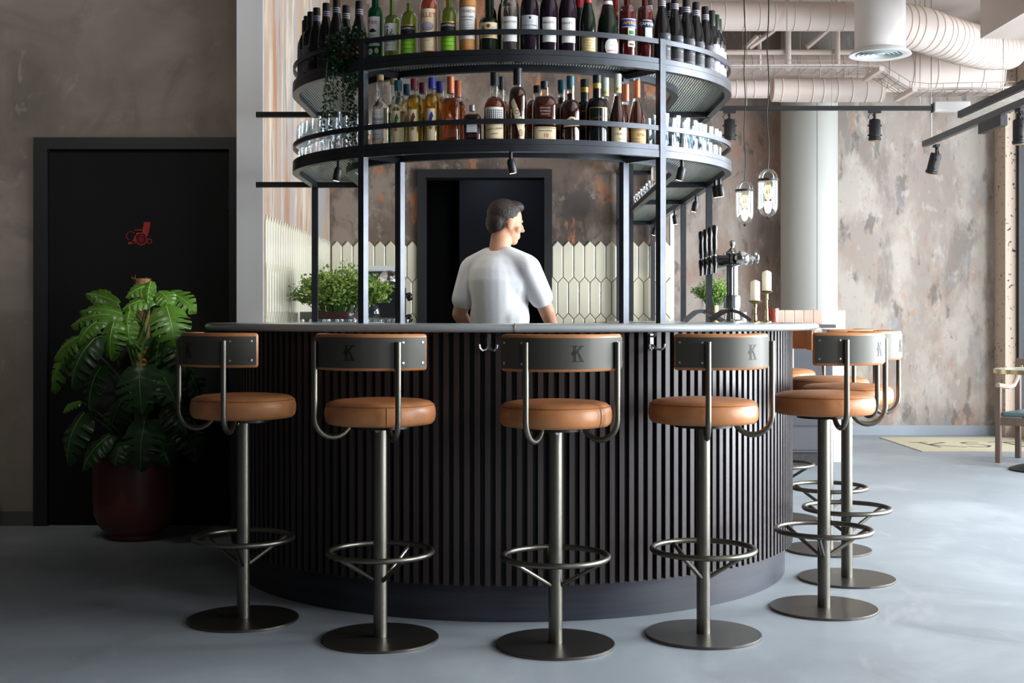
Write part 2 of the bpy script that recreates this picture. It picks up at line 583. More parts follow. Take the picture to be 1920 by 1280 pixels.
# picket tiles: one mesh per wall face
def pickets(name, n, wid, z_apex, pitch, rows, ox, M, label=None):
    m = MB()
    tip, g = .038, .0022
    for r in range(rows):
        zt = z_apex - r * pitch
        off = 0 if r % 2 == 0 else wid / 2
        for i in range(-1, n + 1):
            x0, x1 = ox + i * wid + off + g, ox + (i + 1) * wid + off - g
            xm = (x0 + x1) / 2
            L0, L1 = ox, ox + n * wid
            if x1 <= L0 + .004 or x0 >= L1 - .004: continue
            zb = zt - pitch - tip
            poly = [(x0, zb + tip + .003), (xm, zb + .003), (x1, zb + tip + .003), (x1, zt - tip), (xm, zt), (x0, zt - tip)]
            if x0 < L0: poly = [(max(L0, x), z) for x, z in poly]
            if x1 > L1: poly = [(min(L1, x), z) for x, z in poly]
            if r == rows - 1: poly = [(x, max(z, 0.86)) for x, z in poly]
            # slightly domed glaze: two rings
            q = [(xm + (x - xm) * .86, (zt + zb) / 2 + (z - (zt + zb) / 2) * .975) for x, z in poly]
            k_ = len(poly)
            v = [(x, z, 0) for x, z in poly] + [(x, z, .006) for x, z in poly] + [(x, z, .0085) for x, z in q]
            f = []
            for a in range(k_):
                b = (a + 1) % k_
                f += [(a, b, k_ + b, k_ + a), (k_ + a, k_ + b, 2 * k_ + b, 2 * k_ + a)]
            f.append(tuple(range(2 * k_, 3 * k_)))
            m.add(v, f, M)
    o = struct(m.build(name, M_tile, smooth=0))
    return o


zA = EYE + (595 - 452) / FPX * YB
MBk = Matrix(((1, 0, 0, 0), (0, 0, -1, YB - .001), (0, 1, 0, 0), (0, 0, 0, 1)))
wid = .0757
pickets('wall_tiles_left', 8, wid, zA, .255, 3, bx0 - 8 * wid, MBk)
pickets('wall_tiles_right', 11, wid, zA, .255, 3, bx1, MBk)
MSd = Matrix(((0, 0, 1, XS + .003), (1, 0, 0, 6.63), (0, 1, 0, 0), (0, 0, 0, 1)))
pickets('wall_tiles_side', 31, wid, zA, .255, 3, 0, MSd)
gm = MB().box(bx0 - 8 * wid, bx0, YB - .0012, YB, .86, zA - .035).box(bx1, XE - .026, YB - .0012, YB, .86, zA - .035)
struct(gm.build('trim_2', M_grout, smooth=0))

# window wall on the right
wm = MB().box(XR, XR + .2, -2, .37, 0, CEIL).box(XR, XR + .2, .37, YR + .2, 3.25, CEIL).box(XR, XR + .2, .37, YR + .2, 0, .12).box(XR, XR + .2, 11.74, YR + .2, 0, CEIL)
struct(wm.build('wall_right', M_speckle, smooth=0))
nw, y0, y1 = 8, .37, 11.74
for i in range(nw):
    a, b = y0 + (y1 - y0) * i / nw, y0 + (y1 - y0) * (i + 1) / nw
    fm = MB().box(XR, XR + .1, a, a + .05, .12, 3.25).box(XR, XR + .1, b - .05, b, .12, 3.25).box(XR, XR + .1, a + .05, b - .05, .12, .19).box(XR, XR + .1, a + .05, b - .05, 3.18, 3.25)
    wo = struct(fm.build('window_%d' % (i + 1), M_blackmetal, smooth=0))
    MB().box(XR + .04, XR + .05, a + .05, b - .05, .19, 3.18).build('pane', M_pane, wo, smooth=0)

# ceiling soffit at top right
struct(MB().box(3.11, XR, 5.2, 8.5, 2.95, CEIL).build('ceiling_soffit', M_ceil, smooth=0))

# round column and tiled low wall
cY, cr = 11.70, .255
cc = at(1517, 0, cY)
struct(MB().lathe([(0, 0), (cr, 0), (cr, CEIL), (0, CEIL)], 48, Matrix.Translation((cc.x, cY, 0))).build('column_1', M_column))
struct(MB().box(cc.x + .012, cc.x + .02, cY - cr - .002, cY - cr + .01, 0, CEIL).build('trim_3', pbr('column_seam', lin(146, 147, 142), .6), smooth=0))
YL = 9.75
lx0, lx1 = at(1452, 0, YL).x, at(1585, 0, YL).x
ltop = EYE + 13 / FPX * YL
struct(MB().box(lx0, lx1, YL, YL + .35, 0, ltop).build('wall_low_divider', M_white, smooth=0))
tl = MB()
x = lx0 + .004
i = 0
while x < lx1 - .19:
    tl.box(x, x + .070, YL - .010, YL, ltop - .30, ltop + .003)
    x += .0725
struct(tl.build('wall_divider_tiles', M_pinktile, smooth=0, bevel=.004))

# ------------------------------------------------------------------ camera, world, light
cam = bpy.data.cameras.new('camera')
cam.sensor_width, cam.lens = 36, 45
cam.shift_y = -45 / 1920
cam.clip_end = 100
co = bpy.data.objects.new('camera', cam)
COL.objects.link(co)
co.location = (0, 0, EYE)
co.rotation_euler = (PI / 2, 0, 0)
SC.camera = co
wd = bpy.data.worlds.new('sky')
SC.world = wd
wd.use_nodes = True
wd.node_tree.nodes['Background'].inputs[0].default_value = (.86, .93, 1.0, 1)
wd.node_tree.nodes['Background'].inputs[1].default_value = 2.2


def area(name, loc, direction, sx, sy, power, col=(1, 1, 1), portal=False):
    l = bpy.data.lights.new(name, 'AREA')
    l.shape, l.size, l.size_y, l.energy, l.color = 'RECTANGLE', sx, sy, power, col
    l.cycles.is_portal = portal
    o = bpy.data.objects.new(name, l)
    COL.objects.link(o)
    o.location = loc
    o.rotation_euler = Vector(direction).to_track_quat('-Z', 'Z').to_euler()
    return o


def spot(name, loc, target, power, angle, col=(1, .86, .68), rad=.03, blend=.6):
    l = bpy.data.lights.new(name, 'SPOT')
    l.energy, l.color, l.spot_size, l.spot_blend, l.shadow_soft_size = power, col, R(angle), blend, rad
    o = bpy.data.objects.new(name, l)
    COL.objects.link(o)
    o.location = loc
    o.rotation_euler = (Vector(target) - Vector(loc)).to_track_quat('-Z', 'Y').to_euler()
    return o


# daylight through the windows on the right
for yc_, ln_, pw_ in ((9.9, 3.8, 290), (5.8, 4.3, 1560), (2.0, 3.2, 720)):
    area('window_daylight', (XR + 1.7, yc_, 1.6), (-1, 0, -.10), ln_, 3.0, pw_, (.93, .965, 1.0))
area('front_fill', (2.6, -1.9, 1.9), (-.55, 1, -.2), 2.6, 2.0, 75, (.93, .965, 1.0))  # added fill from behind the camera; the front wall has no window
# ceiling wash on the plaster wall and a beam on the plant top
spot('wall_wash', (-2.6, 4.3, 3.6), (-2.6, 6.8, 2.1), 105, 82, (1, .93, .85), .25, .9)
spot('plant_spot', (-.9, 3.6, 2.9), (-1.72, 6.2, 1.18), 200, 11, (1, .96, .9), .05, .8)
spot('bar_fill_spot', (.15, 6.25, 3.7), (.0, 6.9, 1.3), 70, 70, (1, .97, .93), .12, .7)  # unseen spot added to brighten the bartender, back tiles and bottle tops
spot('back_room_fill', (-.2, 9.6, 2.4), (0, 10.4, 1.2), 3, 120, (.8, .88, 1), .1, .8)  # added fill to lift the black doorway; no fixture stands there
SC.view_settings.view_transform = 'Standard'
SC.view_settings.look = 'None'
SC.view_settings.exposure = 0
SC.cycles.max_bounces = 10
SC.cycles.transparent_max_bounces = 24
SC.cycles.transmission_bounces = 8
SC.cycles.caustics_reflective = SC.cycles.caustics_refractive = False
SC.cycles.sample_clamp_indirect = 6
SC.cycles.use_denoising = True
# ================================================================== BAR
BC = 5.84


def u_path(a, b, yc, yl, yr, n=64):
    p = [(-a, yl)] if yl > yc + .01 else []
    p += [(-a * math.cos(PI * i / n), yc - b * math.sin(PI * i / n)) for i in range(n + 1)]
    if yr > yc + .01: p.append((a, yr))
    return p


def along(path, step, start=0.0):
    """points and outward headings at equal steps along a polyline"""
    out, acc, nxt = [], 0.0, start
    for a, b in zip(path, path[1:]):
        a, b = Vector(a), Vector(b)
        L = (b - a).length
        while nxt <= acc + L + 1e-9:
            out.append((a + (b - a) * ((nxt - acc) / L), (b - a) / L))
            nxt += step
        acc += L
    return out


YLB, YRB = 6.6, 8.95
bar = thing('bar_counter', 'curved bar clad in dark stained vertical wood slats on a dark plinth', 'bar counter', (0, 0, 0))
p = u_path(1.228, 1.228, BC, YLB, YRB, 96)
MB().sweep(p, [(0, .1345), (0, 1.0462), (-.06, 1.0462), (-.06, .1345)]).build('backing_panel', M_slatback, bar)
sl = MB()
for c, d in along(u_path(1.240, 1.240, BC, YLB - .01, YRB, 240), .0377, .01):
    ang = math.atan2(d.y, d.x)
    sl.box(-.0095, .0095, -.0115, .014, .136, 1.0462, Matrix.Translation((c.x, c.y, 0)) @ Matrix.Rotation(ang, 4, 'Z'))
sl.build('slat_cladding', M_slat, bar, smooth=0)
MB().sweep(u_path(1.218, 1.218, BC, YLB, YRB, 96), [(0, 0), (0, .134), (-.05, .134), (-.05, 0)]).build('kick_plinth', M_kick, bar)


def hook(px, side=None):
    if side:
        c, d = Vector(side[:2]), side[2]
    else:
        rr, t = 1.256, (px - CXP) / FPX
        best = min((abs((rr * math.sin(R(a / 4))) / (BC - rr * math.cos(R(a / 4))) - t), a / 4) for a in range(-320, 321))[1]
        c, d = Vector((rr * math.sin(R(best)), BC - rr * math.cos(R(best)))), R(best)
    m = MB()
    M = Matrix.Translation((c.x, c.y, 0)) @ Matrix.Rotation(d, 4, 'Z')
    m.box(-.007, .007, -.004, .002, .985, 1.04, M)
    for s in (-1, 1):
        m.tube([(s * .004, -.004, 1.0), (s * .010, -.018, .985), (s * .022, -.034, .982), (s * .030, -.040, .992), (s * .032, -.041, 1.004)], .0042, 8, M=M)
    m.tube([(0, -.004, 1.03), (0, -.022, 1.032), (0, -.03, 1.042)], .004, 8, M=M)
    m.build('coat_hook', M_steel, bar)


hook(918)
hook(1222)
hook(0, (1.258, 6.9, R(90)))

# worktop with bullnose edge
ct = thing('bar_worktop', 'blue-grey polished bar worktop with a bullnose edge curving over the slatted front', 'worktop', (0, 0, 0))
n = 96
outer = u_path(1.34, 1.34, BC, YLB, YRB, n)
inner = u_path(.66, .60, BC, YLB, YRB, n)
zt, zb = 1.0765, 1.047
zm, rr = (zt + zb) / 2, (zt - zb) / 2
m = MB()
v, f = [], []
K = 12
for (ox, oy), (ix, iy), pt in zip(outer, inner, along(outer, 1e9, 0) * len(outer)):
    pass
for i in range(len(outer)):
    p0 = Vector(outer[max(0, i - 1)])
    p1 = Vector(outer[min(len(outer) - 1, i + 1)])
    d = (p1 - p0).normalized()
    nn = Vector((d.y, -d.x))
    o = Vector(outer[i])
    row = [(inner[i][0], inner[i][1], zb)]
    for j in range(K + 1):
        a = -PI / 2 + PI * j / K
        q = o + nn * (math.cos(a) * .023)
        row.append((q.x, q.y, zm + math.sin(a) * rr))
    row.append((inner[i][0], inner[i][1], zt))
    v += row
W = K + 3
for i in range(len(outer) - 1):
    for j in range(W):
        f.append((i * W + j, (i + 1) * W + j, (i + 1) * W + (j + 1) % W, i * W + (j + 1) % W))
f.append(tuple(range(W)))
f.append(tuple(reversed([(len(outer) - 1) * W + j for j in range(W)])))
m.add(v, f)
m.build('worktop_slab', M_zinc, ct, smooth=50)
jt = MB()
xj = (965 - CXP) / FPX * 4.48
M = Matrix.Translation((xj, BC - 1.34, zm))
jt.tube([(0, .02, rr + .0006), (0, 0, rr + .0006), (0, -.012, rr * .86 + .0006), (0, -.0215, rr * .45), (0, -.0238, 0), (0, -.0215, -rr * .45), (0, -.012, -rr * .9)], .003, 8, M=M)
jt.build('joint_strip', M_chrome, ct)

# ================================================================== GANTRY
GC = 5.9
YGL, YGR = 6.42, 8.96
gan = thing('bottle_gantry', 'two-tier curved blued-steel bottle gantry with reeded glass shelves above the bar', 'gantry', (0, 0, 0))
Z1b, Z1s, Z1t = 1.748, 1.777, 1.798
Z2b, Z2s, Z2t = 2.099, 2.127, 2.148
zc = 1.0769


def ring(name, a, b, o0, o1, z0, z1, mat=M_gant):
    return MB().sweep(u_path(a, b, GC, YGL, YGR, 80), [(o1, z0), (o1, z1), (o0, z1), (o0, z0)]).build(name, mat, gan)


for zb_, zs_, zt_, zr0 in ((Z1b, Z1s, Z1t, 1.857), (Z2b, Z2s, Z2t, 2.207)):
    ring('shelf_band', 1.0, .9, -.030, 0, zb_, zs_ - .001)
    ring('shelf_lip', 1.0, .9, -.008, -.001, zs_ + .0005, zt_)
    ring('inner_band', .745, .695, -.015, .015, zb_, zs_ - .001)
    ring('guard_rail', 1.0, .9, -.012, -.002, zr0, zr0 + .020)
    # reeded glass between the two bands
    A, B = u_path(.990, .890, GC, YGL + .02, YGR, 80), u_path(.735, .685, GC, YGL + .02, YGR, 80)
    v = [(x, y, zs_) for x, y in A] + [(x, y, zs_) for x, y in B] + [(x, y, zs_ + .007) for x, y in A] + [(x, y, zs_ + .007) for x, y in B]
    n_ = len(A)
    f = []
    for i in range(n_ - 1):
        f += [(i, i + 1, n_ + i + 1, n_ + i), (2 * n_ + i, 3 * n_ + i, 3 * n_ + i + 1, 2 * n_ + i + 1),
              (i, 2 * n_ + i, 2 * n_ + i + 1, i + 1), (n_ + i, n_ + i + 1, 3 * n_ + i + 1, 3 * n_ + i)]
    MB().add(v, f).build('shelf_glass', M_reed, gan, smooth=20)
    h = .014
    for y in (6.40, 7.36):      # cross rungs on the side arms
        for s in (-1, 1):
            if s < 0 and y > 6.5: continue
            MB().box(min(s * .73, s * .985), max(s * .73, s * .985), y - h, y + h, zb_, zs_ - .002).build('cross_rung', M_gant, gan, smooth=0)
    MB().box(.73, .985, YGR - .02, YGR + .008, zb_, zs_ - .002).build('cross_rung', M_gant, gan, smooth=0)
    for s in (-1, 1):           # slanting rungs between the front posts
        MB().tube([(s * .602, 5.20, (zb_ + zs_) / 2 - .001), (s * .469, 5.358, (zb_ + zs_) / 2 - .001)], .017, 4).build('cross_rung', M_gant, gan, smooth=0)
    # flat brackets to the niche side wall
    MB().box(XS + .002, -.985, 6.405, 6.435, zb_ + .004, zb_ + .030).build('wall_bracket', M_blackmetal, gan, smooth=0)
hp = .0145


def post(x, y, z0, z1, a=0, h=hp):
    M = Matrix.Translation((x, y, 0)) @ Matrix.Rotation(a, 4, 'Z')
    MB().box(-h, h, -h, h, z0, z1, M).build('post', M_gant, gan, smooth=0)


for s in (-1, 1):
    a = math.atan2(s * .602 / .985 ** 2, .7025 / .885 ** 2)
    post(s * .604, 5.196, zc, 2.228, a)
    post(s * .469, 5.358, zc, Z2b, a)
for s in (-1, 1):
    post(s * .985, 6.40, zc, Z1b)
post(.985, 7.36, zc, Z1b)
post(.985, YGR - .006, zc, Z2b)
post(.745, 8.02, zc, Z2b)
post(.745, YGR - .006, zc, Z2b)
for zr in (2.207,):
    pass

# gantry spotlights (hang under the outer band)
spots = [(553, .955, 6.02), (635, None, None), (958, None, None), (1279, None, None), (1363, .970, 5.98), (1310, .985, 6.85), (1271, .985, 7.75), (1217, .985, 8.80)]


def shelf_xy(px, inset, aa=1.0, bb=.9):
    """point on the front branch of the shelf curve seen at column px"""
    t = (px - CXP) / FPX
    best = None
    for i in range(0, 1201):
        w = PI * i / 1200
        x, y = -(aa - inset) * math.cos(w), GC - (bb - inset) * math.sin(w)
        e = abs(x / y - t)
        if best is None or e < best[0]: best = (e, x, y, w)
    return best[1], best[2], best[3]


sp_lab = ['at the left tip of the lower shelf', 'left of the front left post', 'at the middle of the gantry front', 'right of the front right post', 'at the right tip of the lower shelf',
          'on the right arm just behind the tip', 'halfway along the right arm', 'at the wall end of the right arm']
for i, (px, X, Y) in enumerate(spots):
    if X is None:
        X, Y, _ = shelf_xy(px, .016)
    s = thing('spotlight', 'small black spotlight under the lower gantry shelf, ' + sp_lab[i], 'spotlight', (X, Y, Z1b - .0006), 0, 'spotlights under the gantry')
    MB().lathe([(0, -.032), (.0075, -.032), (.0075, 0), (0, 0)], 12).build('stem', M_blackmetal, s)
    tilt = Matrix.Translation((0, 0, -.030)) @ Matrix.Rotation(R(12 if i % 2 else -10), 4, 'Y') @ Matrix.Rotation(R(10), 4, 'X')
    MB().lathe([(0, -.052), (.0155, -.052), (.0165, -.050), (.0165, -.006), (.011, .004), (0, .004)], 18, tilt).build('lamp_body', M_blackmetal, s)
    MB().lathe([(0, -.0535), (.012, -.0535), (.012, -.0522), (0, -.0522)], 16, tilt).build('lens', M_glow, s)
    spot('gantry_spot', (X, Y, Z1b - .10), (X * .8, Y + .1, 1.0), 2.2, 70, rad=.012)

# ================================================================== BAR STOOLS
stool = thing('bar_stool', 'stool', 'bar stool', (0, 0, 0), 0, 'bar stools around the bar')
MB().lathe([(0, 0), (.198, 0), (.200, .0015), (.200, .0075), (.1985, .009), (0, .009)], 64).build('base_disc', M_base, stool, smooth=30)
MB().lathe([(0, .009), (.0235, .009), (.0235, .728), (0, .728)], 28).build('pole', M_gun, stool)
MB().tube([(.1765 * math.cos(2 * PI * i / 56), .1765 * math.sin(2 * PI * i / 56), .298) for i in range(56)], .0098, 12, closed=True).build('foot_ring', M_gun, stool)
# outward direction of the backrest is -Y; angles phi from -Y towards +X
pol = lambda r, ph, z: (r * math.sin(R(ph)), -r * math.cos(R(ph)), z)
for ph in (172, 52, -68):
    MB().tube([pol(.022, ph, .203), pol(.1735, ph, .293)], .0075, 10).build('ring_strut', M_gun, stool)
seat = MB().lathe([(0, .736), (.160, .736), (.178, .739), (.187, .750), (.190, .768), (.189, .788), (.184, .803), (.172, .813), (.15, .8185), (.11, .822), (.05, .824), (0, .8245)], 56).build('seat_cushion', M_leather, stool, smooth=60)
sm = MB()
sm.tube([pol(.1845, 360 * i / 72, .8035) for i in range(72)], .0016, 6, closed=True)
for ph in (34, 214):
    sm.tube([pol(.1795, ph, .740), pol(.1885, ph, .752), pol(.1912, ph, .770), pol(.190, ph, .788), pol(.185, ph, .803)], .0012, 6)
sm.build('seam', M_seam, seat)
MB().lathe([(0, .722), (.10, .722), (.10, .736), (0, .736)], 32).build('seat_plate', M_blackmetal, stool)
MB().lathe([(0, -.004), (.008, -.004), (.008, 0), (0, 0)], 12, Matrix.Translation(pol(.024, 0, .715)) @ Matrix.Rotation(R(90), 4, 'X')).build('bolt', M_screw, stool)


def arc_block(r0, r1, half, z0, z1, n=28, M=None):
    m = MB()
    v, f = [], []
    for i in range(n + 1):
        ph = -half + 2 * half * i / n
        v += [pol(r0, ph, z0), pol(r1, ph, z0), pol(r1, ph, z1), pol(r0, ph, z1)]
    for i in range(n):
        for j in range(4):
            f.append((i * 4 + j, i * 4 + 4 + j, i * 4 + 4 + (j + 1) % 4, i * 4 + (j + 1) % 4))
    f += [(0, 1, 2, 3), tuple(reversed(range(4 * n, 4 * n + 4)))]
    return m.add(v, f)


arc_block(.178, .2205, 73, .925, 1.046).build('backrest_pad', M_leather, stool, smooth=30, bevel=.010, seg=3)
pl = arc_block(.2195, .2235, 70, .9345, 1.034).build('back_plate', M_gunplate, stool, smooth=30)
for ph in (-66, -47, 47, 66):
    for z in (.951, 1.018):
        M = Matrix.Translation(pol(.2235, ph, z)) @ Matrix.Rotation(R(ph), 4, 'Z') @ Matrix.Rotation(R(90), 4, 'X')
        MB().lathe([(0, 0), (.0042, 0), (.0040, .0014), (.0016, .0018), (.0012, .0006), (0, .0006)], 12, M).build('screw', M_screw, pl)
# embossed K with serifs: thin strokes wrapped on the plate
km = MB()


def stroke(pts, wd=.0024, step=.003):
    for (xa, ya), (xb, yb) in zip(pts, pts[1:]):
        L = math.hypot(xb - xa, yb - ya)
        nx, ny = -(yb - ya) / L * wd / 2, (xb - xa) / L * wd / 2
        q = [(xa + nx, ya + ny), (xb + nx, yb + ny), (xb - nx, yb - ny), (xa - nx, ya - ny)]
        v = [pol(.2240, math.degrees(x / .2235), .984 + y) for x, y in q] + [pol(.2234, math.degrees(x / .2235), .984 + y) for x, y in q]
        km.add(v, [(0, 1, 2, 3), (0, 4, 5, 1), (1, 5, 6, 2), (2, 6, 7, 3), (3, 7, 4, 0)])


u = .00172
for s in ([(-6, 14), (-6, -14)], [(-2.6, 14), (-2.6, -14)], [(-11, 14.2), (2, 14.2)], [(-11, -14.2), (2, -14.2)], [(5, 14.2), (14, 14.2)], [(4, -14.2), (14, -14.2)],
          [(10, 14), (-2.6, 0)], [(7.4, 14), (-2.6, 3)], [(0, 2.5), (4, -4), (8, -14)], [(2, 4), (6.4, -3.6), (11.5, -14)],
          [(-10, 1.5), (-9, -2.4), (-5.5, -3.4), (-3, -1), (-4.6, 1.6), (-7.6, 1.4), (-8, -.8)], [(-10, 1.5), (-6, 5), (0, 3)]):
    stroke([(x * u, y * u) for x, y in s])
km.build('emblem', M_emb, pl, smooth=0)
for ph in (-42, 42):
    pts = [pol(.233, ph, 1.020), pol(.233, ph, .9), pol(.233, ph, .765)]
    for i in range(1, 11):
        a = PI * i / 10
        pts.append(pol(.168 + .065 * math.cos(a), ph, .765 - .068 * math.sin(a)))
    pts.append(pol(.100, ph, .735))
    MB().tube(pts, .0098, 12).build('back_tube', M_gun, stool)
stools = [(-.978, 4.66, -47, 'tan leather bar stool furthest left, in front of the potted plant and the bar end'),
          (-.451, 4.382, -21.7, 'second bar stool from the left along the curved slatted front'),
          (.146, 4.30, 16, 'bar stool nearest the camera, just right of the worktop joint'),
          (.663, 4.434, 37.5, 'fourth bar stool from the left, below the beer tap end of the bar'),
          (1.178, 4.836, 48.5, 'fifth bar stool from the left, foremost of the cluster at the right'),
          (1.409, 5.386, 58, 'sixth bar stool from the left, close behind the foremost stool at the right end'),
          (1.497, 6.056, 57, 'seventh bar stool from the left, third one back along the right side of the bar'),
          (1.467, 7.0, 110, 'farthest bar stool, mostly hidden behind the right corner of the slatted bar')]
for i, (x, y, mid, lab) in enumerate(stools):
    if i == 0:
        first_args = (x, y, mid, lab)
    else:
        dup(stool, (x, y, 0), R(mid), lab)
stool.location, stool.rotation_euler, stool['label'] = (stools[0][0], stools[0][1], 0), (0, 0, R(stools[0][2])), stools[0][3]
# ================================================================== BOTTLES AND GLASSES
ZS1, ZS2 = Z1s + .0074, Z2s + .0074        # standing heights on the two glass shelves
M_wine = pbr('black_wine_glass', lin(20, 21, 22), .12, spec=.6)
M_capblk = pbr('black_cap', lin(26, 26, 28), .4)
M_gdark = pbr('dark_green_glass', lin(16, 28, 20), .08, spec=.6)
M_purple = pbr('purple_liqueur', lin(28, 18, 30), .08, spec=.6)
M_absinthe = pbr('deep_green_glass', lin(10, 84, 58), .08, trans=.55, ior=1.3)
M_lime = pbr('lime_liquid', lin(150, 178, 40), .05, trans=.75, ior=1.2)
M_olive = pbr('olive_liquid', lin(120, 160, 30), .05, trans=.7, ior=1.2)
M_rose = pbr('rose_liquid', lin(222, 96, 52), .05, trans=.75, ior=1.2)
M_gold = pbr('gold_liquid', lin(220, 170, 30), .05, trans=.8, ior=1.2)
M_amber = pbr('amber_liquid', lin(206, 104, 20), .05, trans=.8, ior=1.2)
M_brown = pbr('whisky_liquid', lin(122, 48, 18), .05, trans=.7, ior=1.2)
M_deep = pbr('dark_rum_liquid', lin(70, 26, 14), .05, trans=.55, ior=1.2)
M_redl = pbr('red_liquid', lin(190, 24, 18), .05, trans=.7, ior=1.2)
M_redd = pbr('deep_red_liquid', lin(112, 16, 22), .05, trans=.55, ior=1.2)
M_straw = pbr('straw_wrap', lin(190, 134, 78), .8, var=(90, .3, (.1, .1, 1)))
M_bgl = thin_glass('bottle_glass', (.95, .965, .955, 1), .02, .08, .9)
M_lilac = pbr('lilac_label', lin(164, 158, 174), .6)
M_cork = pbr('cork', lin(190, 160, 118), .8)
capm = lambda n, c, r=.4, mt=0: pbr('cap_' + n, lin(*c), r, mt)
M_teal, M_maroon, M_blue = capm('teal', (30, 82, 92)), capm('maroon', (110, 34, 52)), capm('blue', (40, 48, 140))
M_copper, M_silver, M_celadon = capm('copper', (196, 112, 76), .35, .5), capm('silver', (190, 192, 194), .3, .8), capm('celadon', (188, 200, 184))
M_redcap, M_greencap, M_navy = capm('red', (160, 30, 38)), capm('green', (48, 140, 60)), capm('navy', (24, 30, 40))
M_ora = pbr('yellow_ink', lin(240, 178, 40), .5)
M_bluelab = pbr('blue_label', lin(40, 52, 120), .5)
M_greylab = pbr('grey_label', lin(196, 200, 206), .6)
M_limelab = pbr('lime_label', lin(136, 196, 44), .5)
M_goldline = pbr('gold_line', lin(196, 160, 84), .35, metal=.6)
M_chalk = pbr('chalk_lettering', lin(176, 180, 182), .6)
M_parch = pbr('parchment_label', lin(204, 186, 132), .6, var=(60, .25))
M_teali, M_mari, M_blui = pbr('green_ink', lin(20, 110, 80), .6), pbr('brown_ink', lin(110, 56, 50), .6), pbr('blue_ink', lin(44, 54, 150), .6)


def bprof(Rr, body, sh, rn, H, foot=.004):
    p = [(0, 0), (Rr - foot, 0), (Rr, foot), (Rr, body)]
    for i in range(1, 7):
        a = PI / 2 * i / 6
        p.append((rn + (Rr - rn) * math.cos(a), body + sh * math.sin(a)))
    return p + [(rn, H), (0, H)]


def rad_at(prof, z):
    pr = [q for q in prof if q[0] > 0]
    for (r0, z0), (r1, z1) in zip(pr, pr[1:]):
        if z0 <= z <= z1 and z1 > z0:
            return r0 + (r1 - r0) * (z - z0) / (z1 - z0)
    return max(q[0] for q in pr)


def bottle(name, sp):
    t = thing(name, 'bottle', 'bottle')
    pr = sp['prof']
    sq, sx, sy = sp.get('sq', 2.0), sp.get('sx', 1.0), sp.get('sy', 1.0)
    MB().lathe(pr, 28 if sq == 2 else 32, sq=sq, sx=sx, sy=sy).build('body', sp['glass'], t, smooth=40)
    if 'liquid' in sp:
        lm, fill = sp['liquid']
        q = [(max(0, r - .0025), max(.004, z)) for r, z in pr if z < fill]
        q += [(rad_at(pr, fill) - .0025, fill), (0, fill)]
        MB().lathe(q, 28 if sq == 2 else 32, sq=sq, sx=sx, sy=sy).build('liquid', lm, t, smooth=40)
    for cn, cp, cm in sp.get('caps', []):
        MB().lathe(cp, 20).build(cn, cm, t, smooth=40)

    def w(x, z, e):
        Rr = rad_at(pr, z) + e
        a = x / max(Rr, .006)
        c, s_ = math.cos(a), math.sin(a)
        k = 1 if sq == 2 else (abs(c) ** sq + abs(s_) ** sq) ** (-1 / sq)
        return (Rr * k * s_ * sx, -Rr * k * c * sy, z)

    def flat(mm, poly, e):
        """lay a flat outline on the curved glass in narrow upright strips"""
        xs = [q[0] for q in poly]
        xa, xb = min(xs), max(xs)
        n_ = max(1, int((xb - xa) / .0035))
        cut = []
        for i in range(n_ + 1):
            x = xa + (xb - xa) * min(max(i / n_, 1e-4), 1 - 1e-4)
            zs = []
            for (x0_, za), (x1_, zb_) in zip(poly, poly[1:] + poly[:1]):
                if (x0_ <= x < x1_) or (x1_ <= x < x0_):
                    zs.append(za + (zb_ - za) * (x - x0_) / (x1_ - x0_))
            cut.append((x, sorted(zs)))
        for (xl, zl), (xr, zr_) in zip(cut, cut[1:]):
            if len(zl) != len(zr_):
                zl, zr_ = (zl[:1] + zl[-1:], zr_[:1] + zr_[-1:])
            for k_ in range(0, len(zl) - 1, 2):
                mm.add([w(xl, zl[k_], e), w(xr, zr_[k_], e), w(xr, zr_[k_ + 1], e), w(xl, zl[k_ + 1], e)], [(0, 1, 2, 3)])

    for lb in sp.get('labels', []):
        z0, z1, hw = lb['z0'], lb['z1'], lb['hw']
        cx = lb.get('cx', 0)
        m = MB()
        if lb.get('round'):
            rr, zc_ = (z1 - z0) / 2, (z0 + z1) / 2
            flat(m, [(cx + hw * math.cos(2 * PI * i / 28 + .01), zc_ + rr * math.sin(2 * PI * i / 28 + .01)) for i in range(28)], .0007)
        elif 'poly' in lb:
            flat(m, lb['poly'], .0007)
        else:
            nx, nz = 14, 5
            v = [w(cx - hw + 2 * hw * i / nx, z0 + (z1 - z0) * j / nz, .0007) for j in range(nz + 1) for i in range(nx + 1)]
            m.add(v, [(j * (nx + 1) + i, j * (nx + 1) + i + 1, (j + 1) * (nx + 1) + i + 1, (j + 1) * (nx + 1) + i) for j in range(nz) for i in range(nx)])
        lo = m.build(lb.get('name', 'label'), lb['mat'], t, smooth=60)
        byM = {}
        for tx in lb.get('text', []):
            s_, size, zc_, mat = tx[:4]
            dx = tx[4] if len(tx) > 4 else 0
            rot = R(tx[5]) if len(tx) > 5 else 0
            vv, ff = text_geo(s_, size)
            byM.setdefault(mat.name + s_, [mat, MB()])[1].add([w(cx + dx + x * math.cos(rot) - y * math.sin(rot), zc_ + x * math.sin(rot) + y * math.cos(rot), .0014) for x, y in vv], ff)
        for pm, poly in lb.get('marks', []):
            flat(byM.setdefault(pm.name, [pm, MB()])[1], [(cx + x, z) for x, z in poly], .0012)
        for mat, mm in byM.values():
            mm.build('lettering', mat, lo, smooth=0)
    return t


def cyl(r, z0, z1):
    return [(0, z0), (r, z0), (r, z1 - .001), (r - .001, z1), (0, z1)]


def rect(x0, z0, x1, z1):
    return [(x0, z0), (x1, z0), (x1, z1), (x0, z1)]


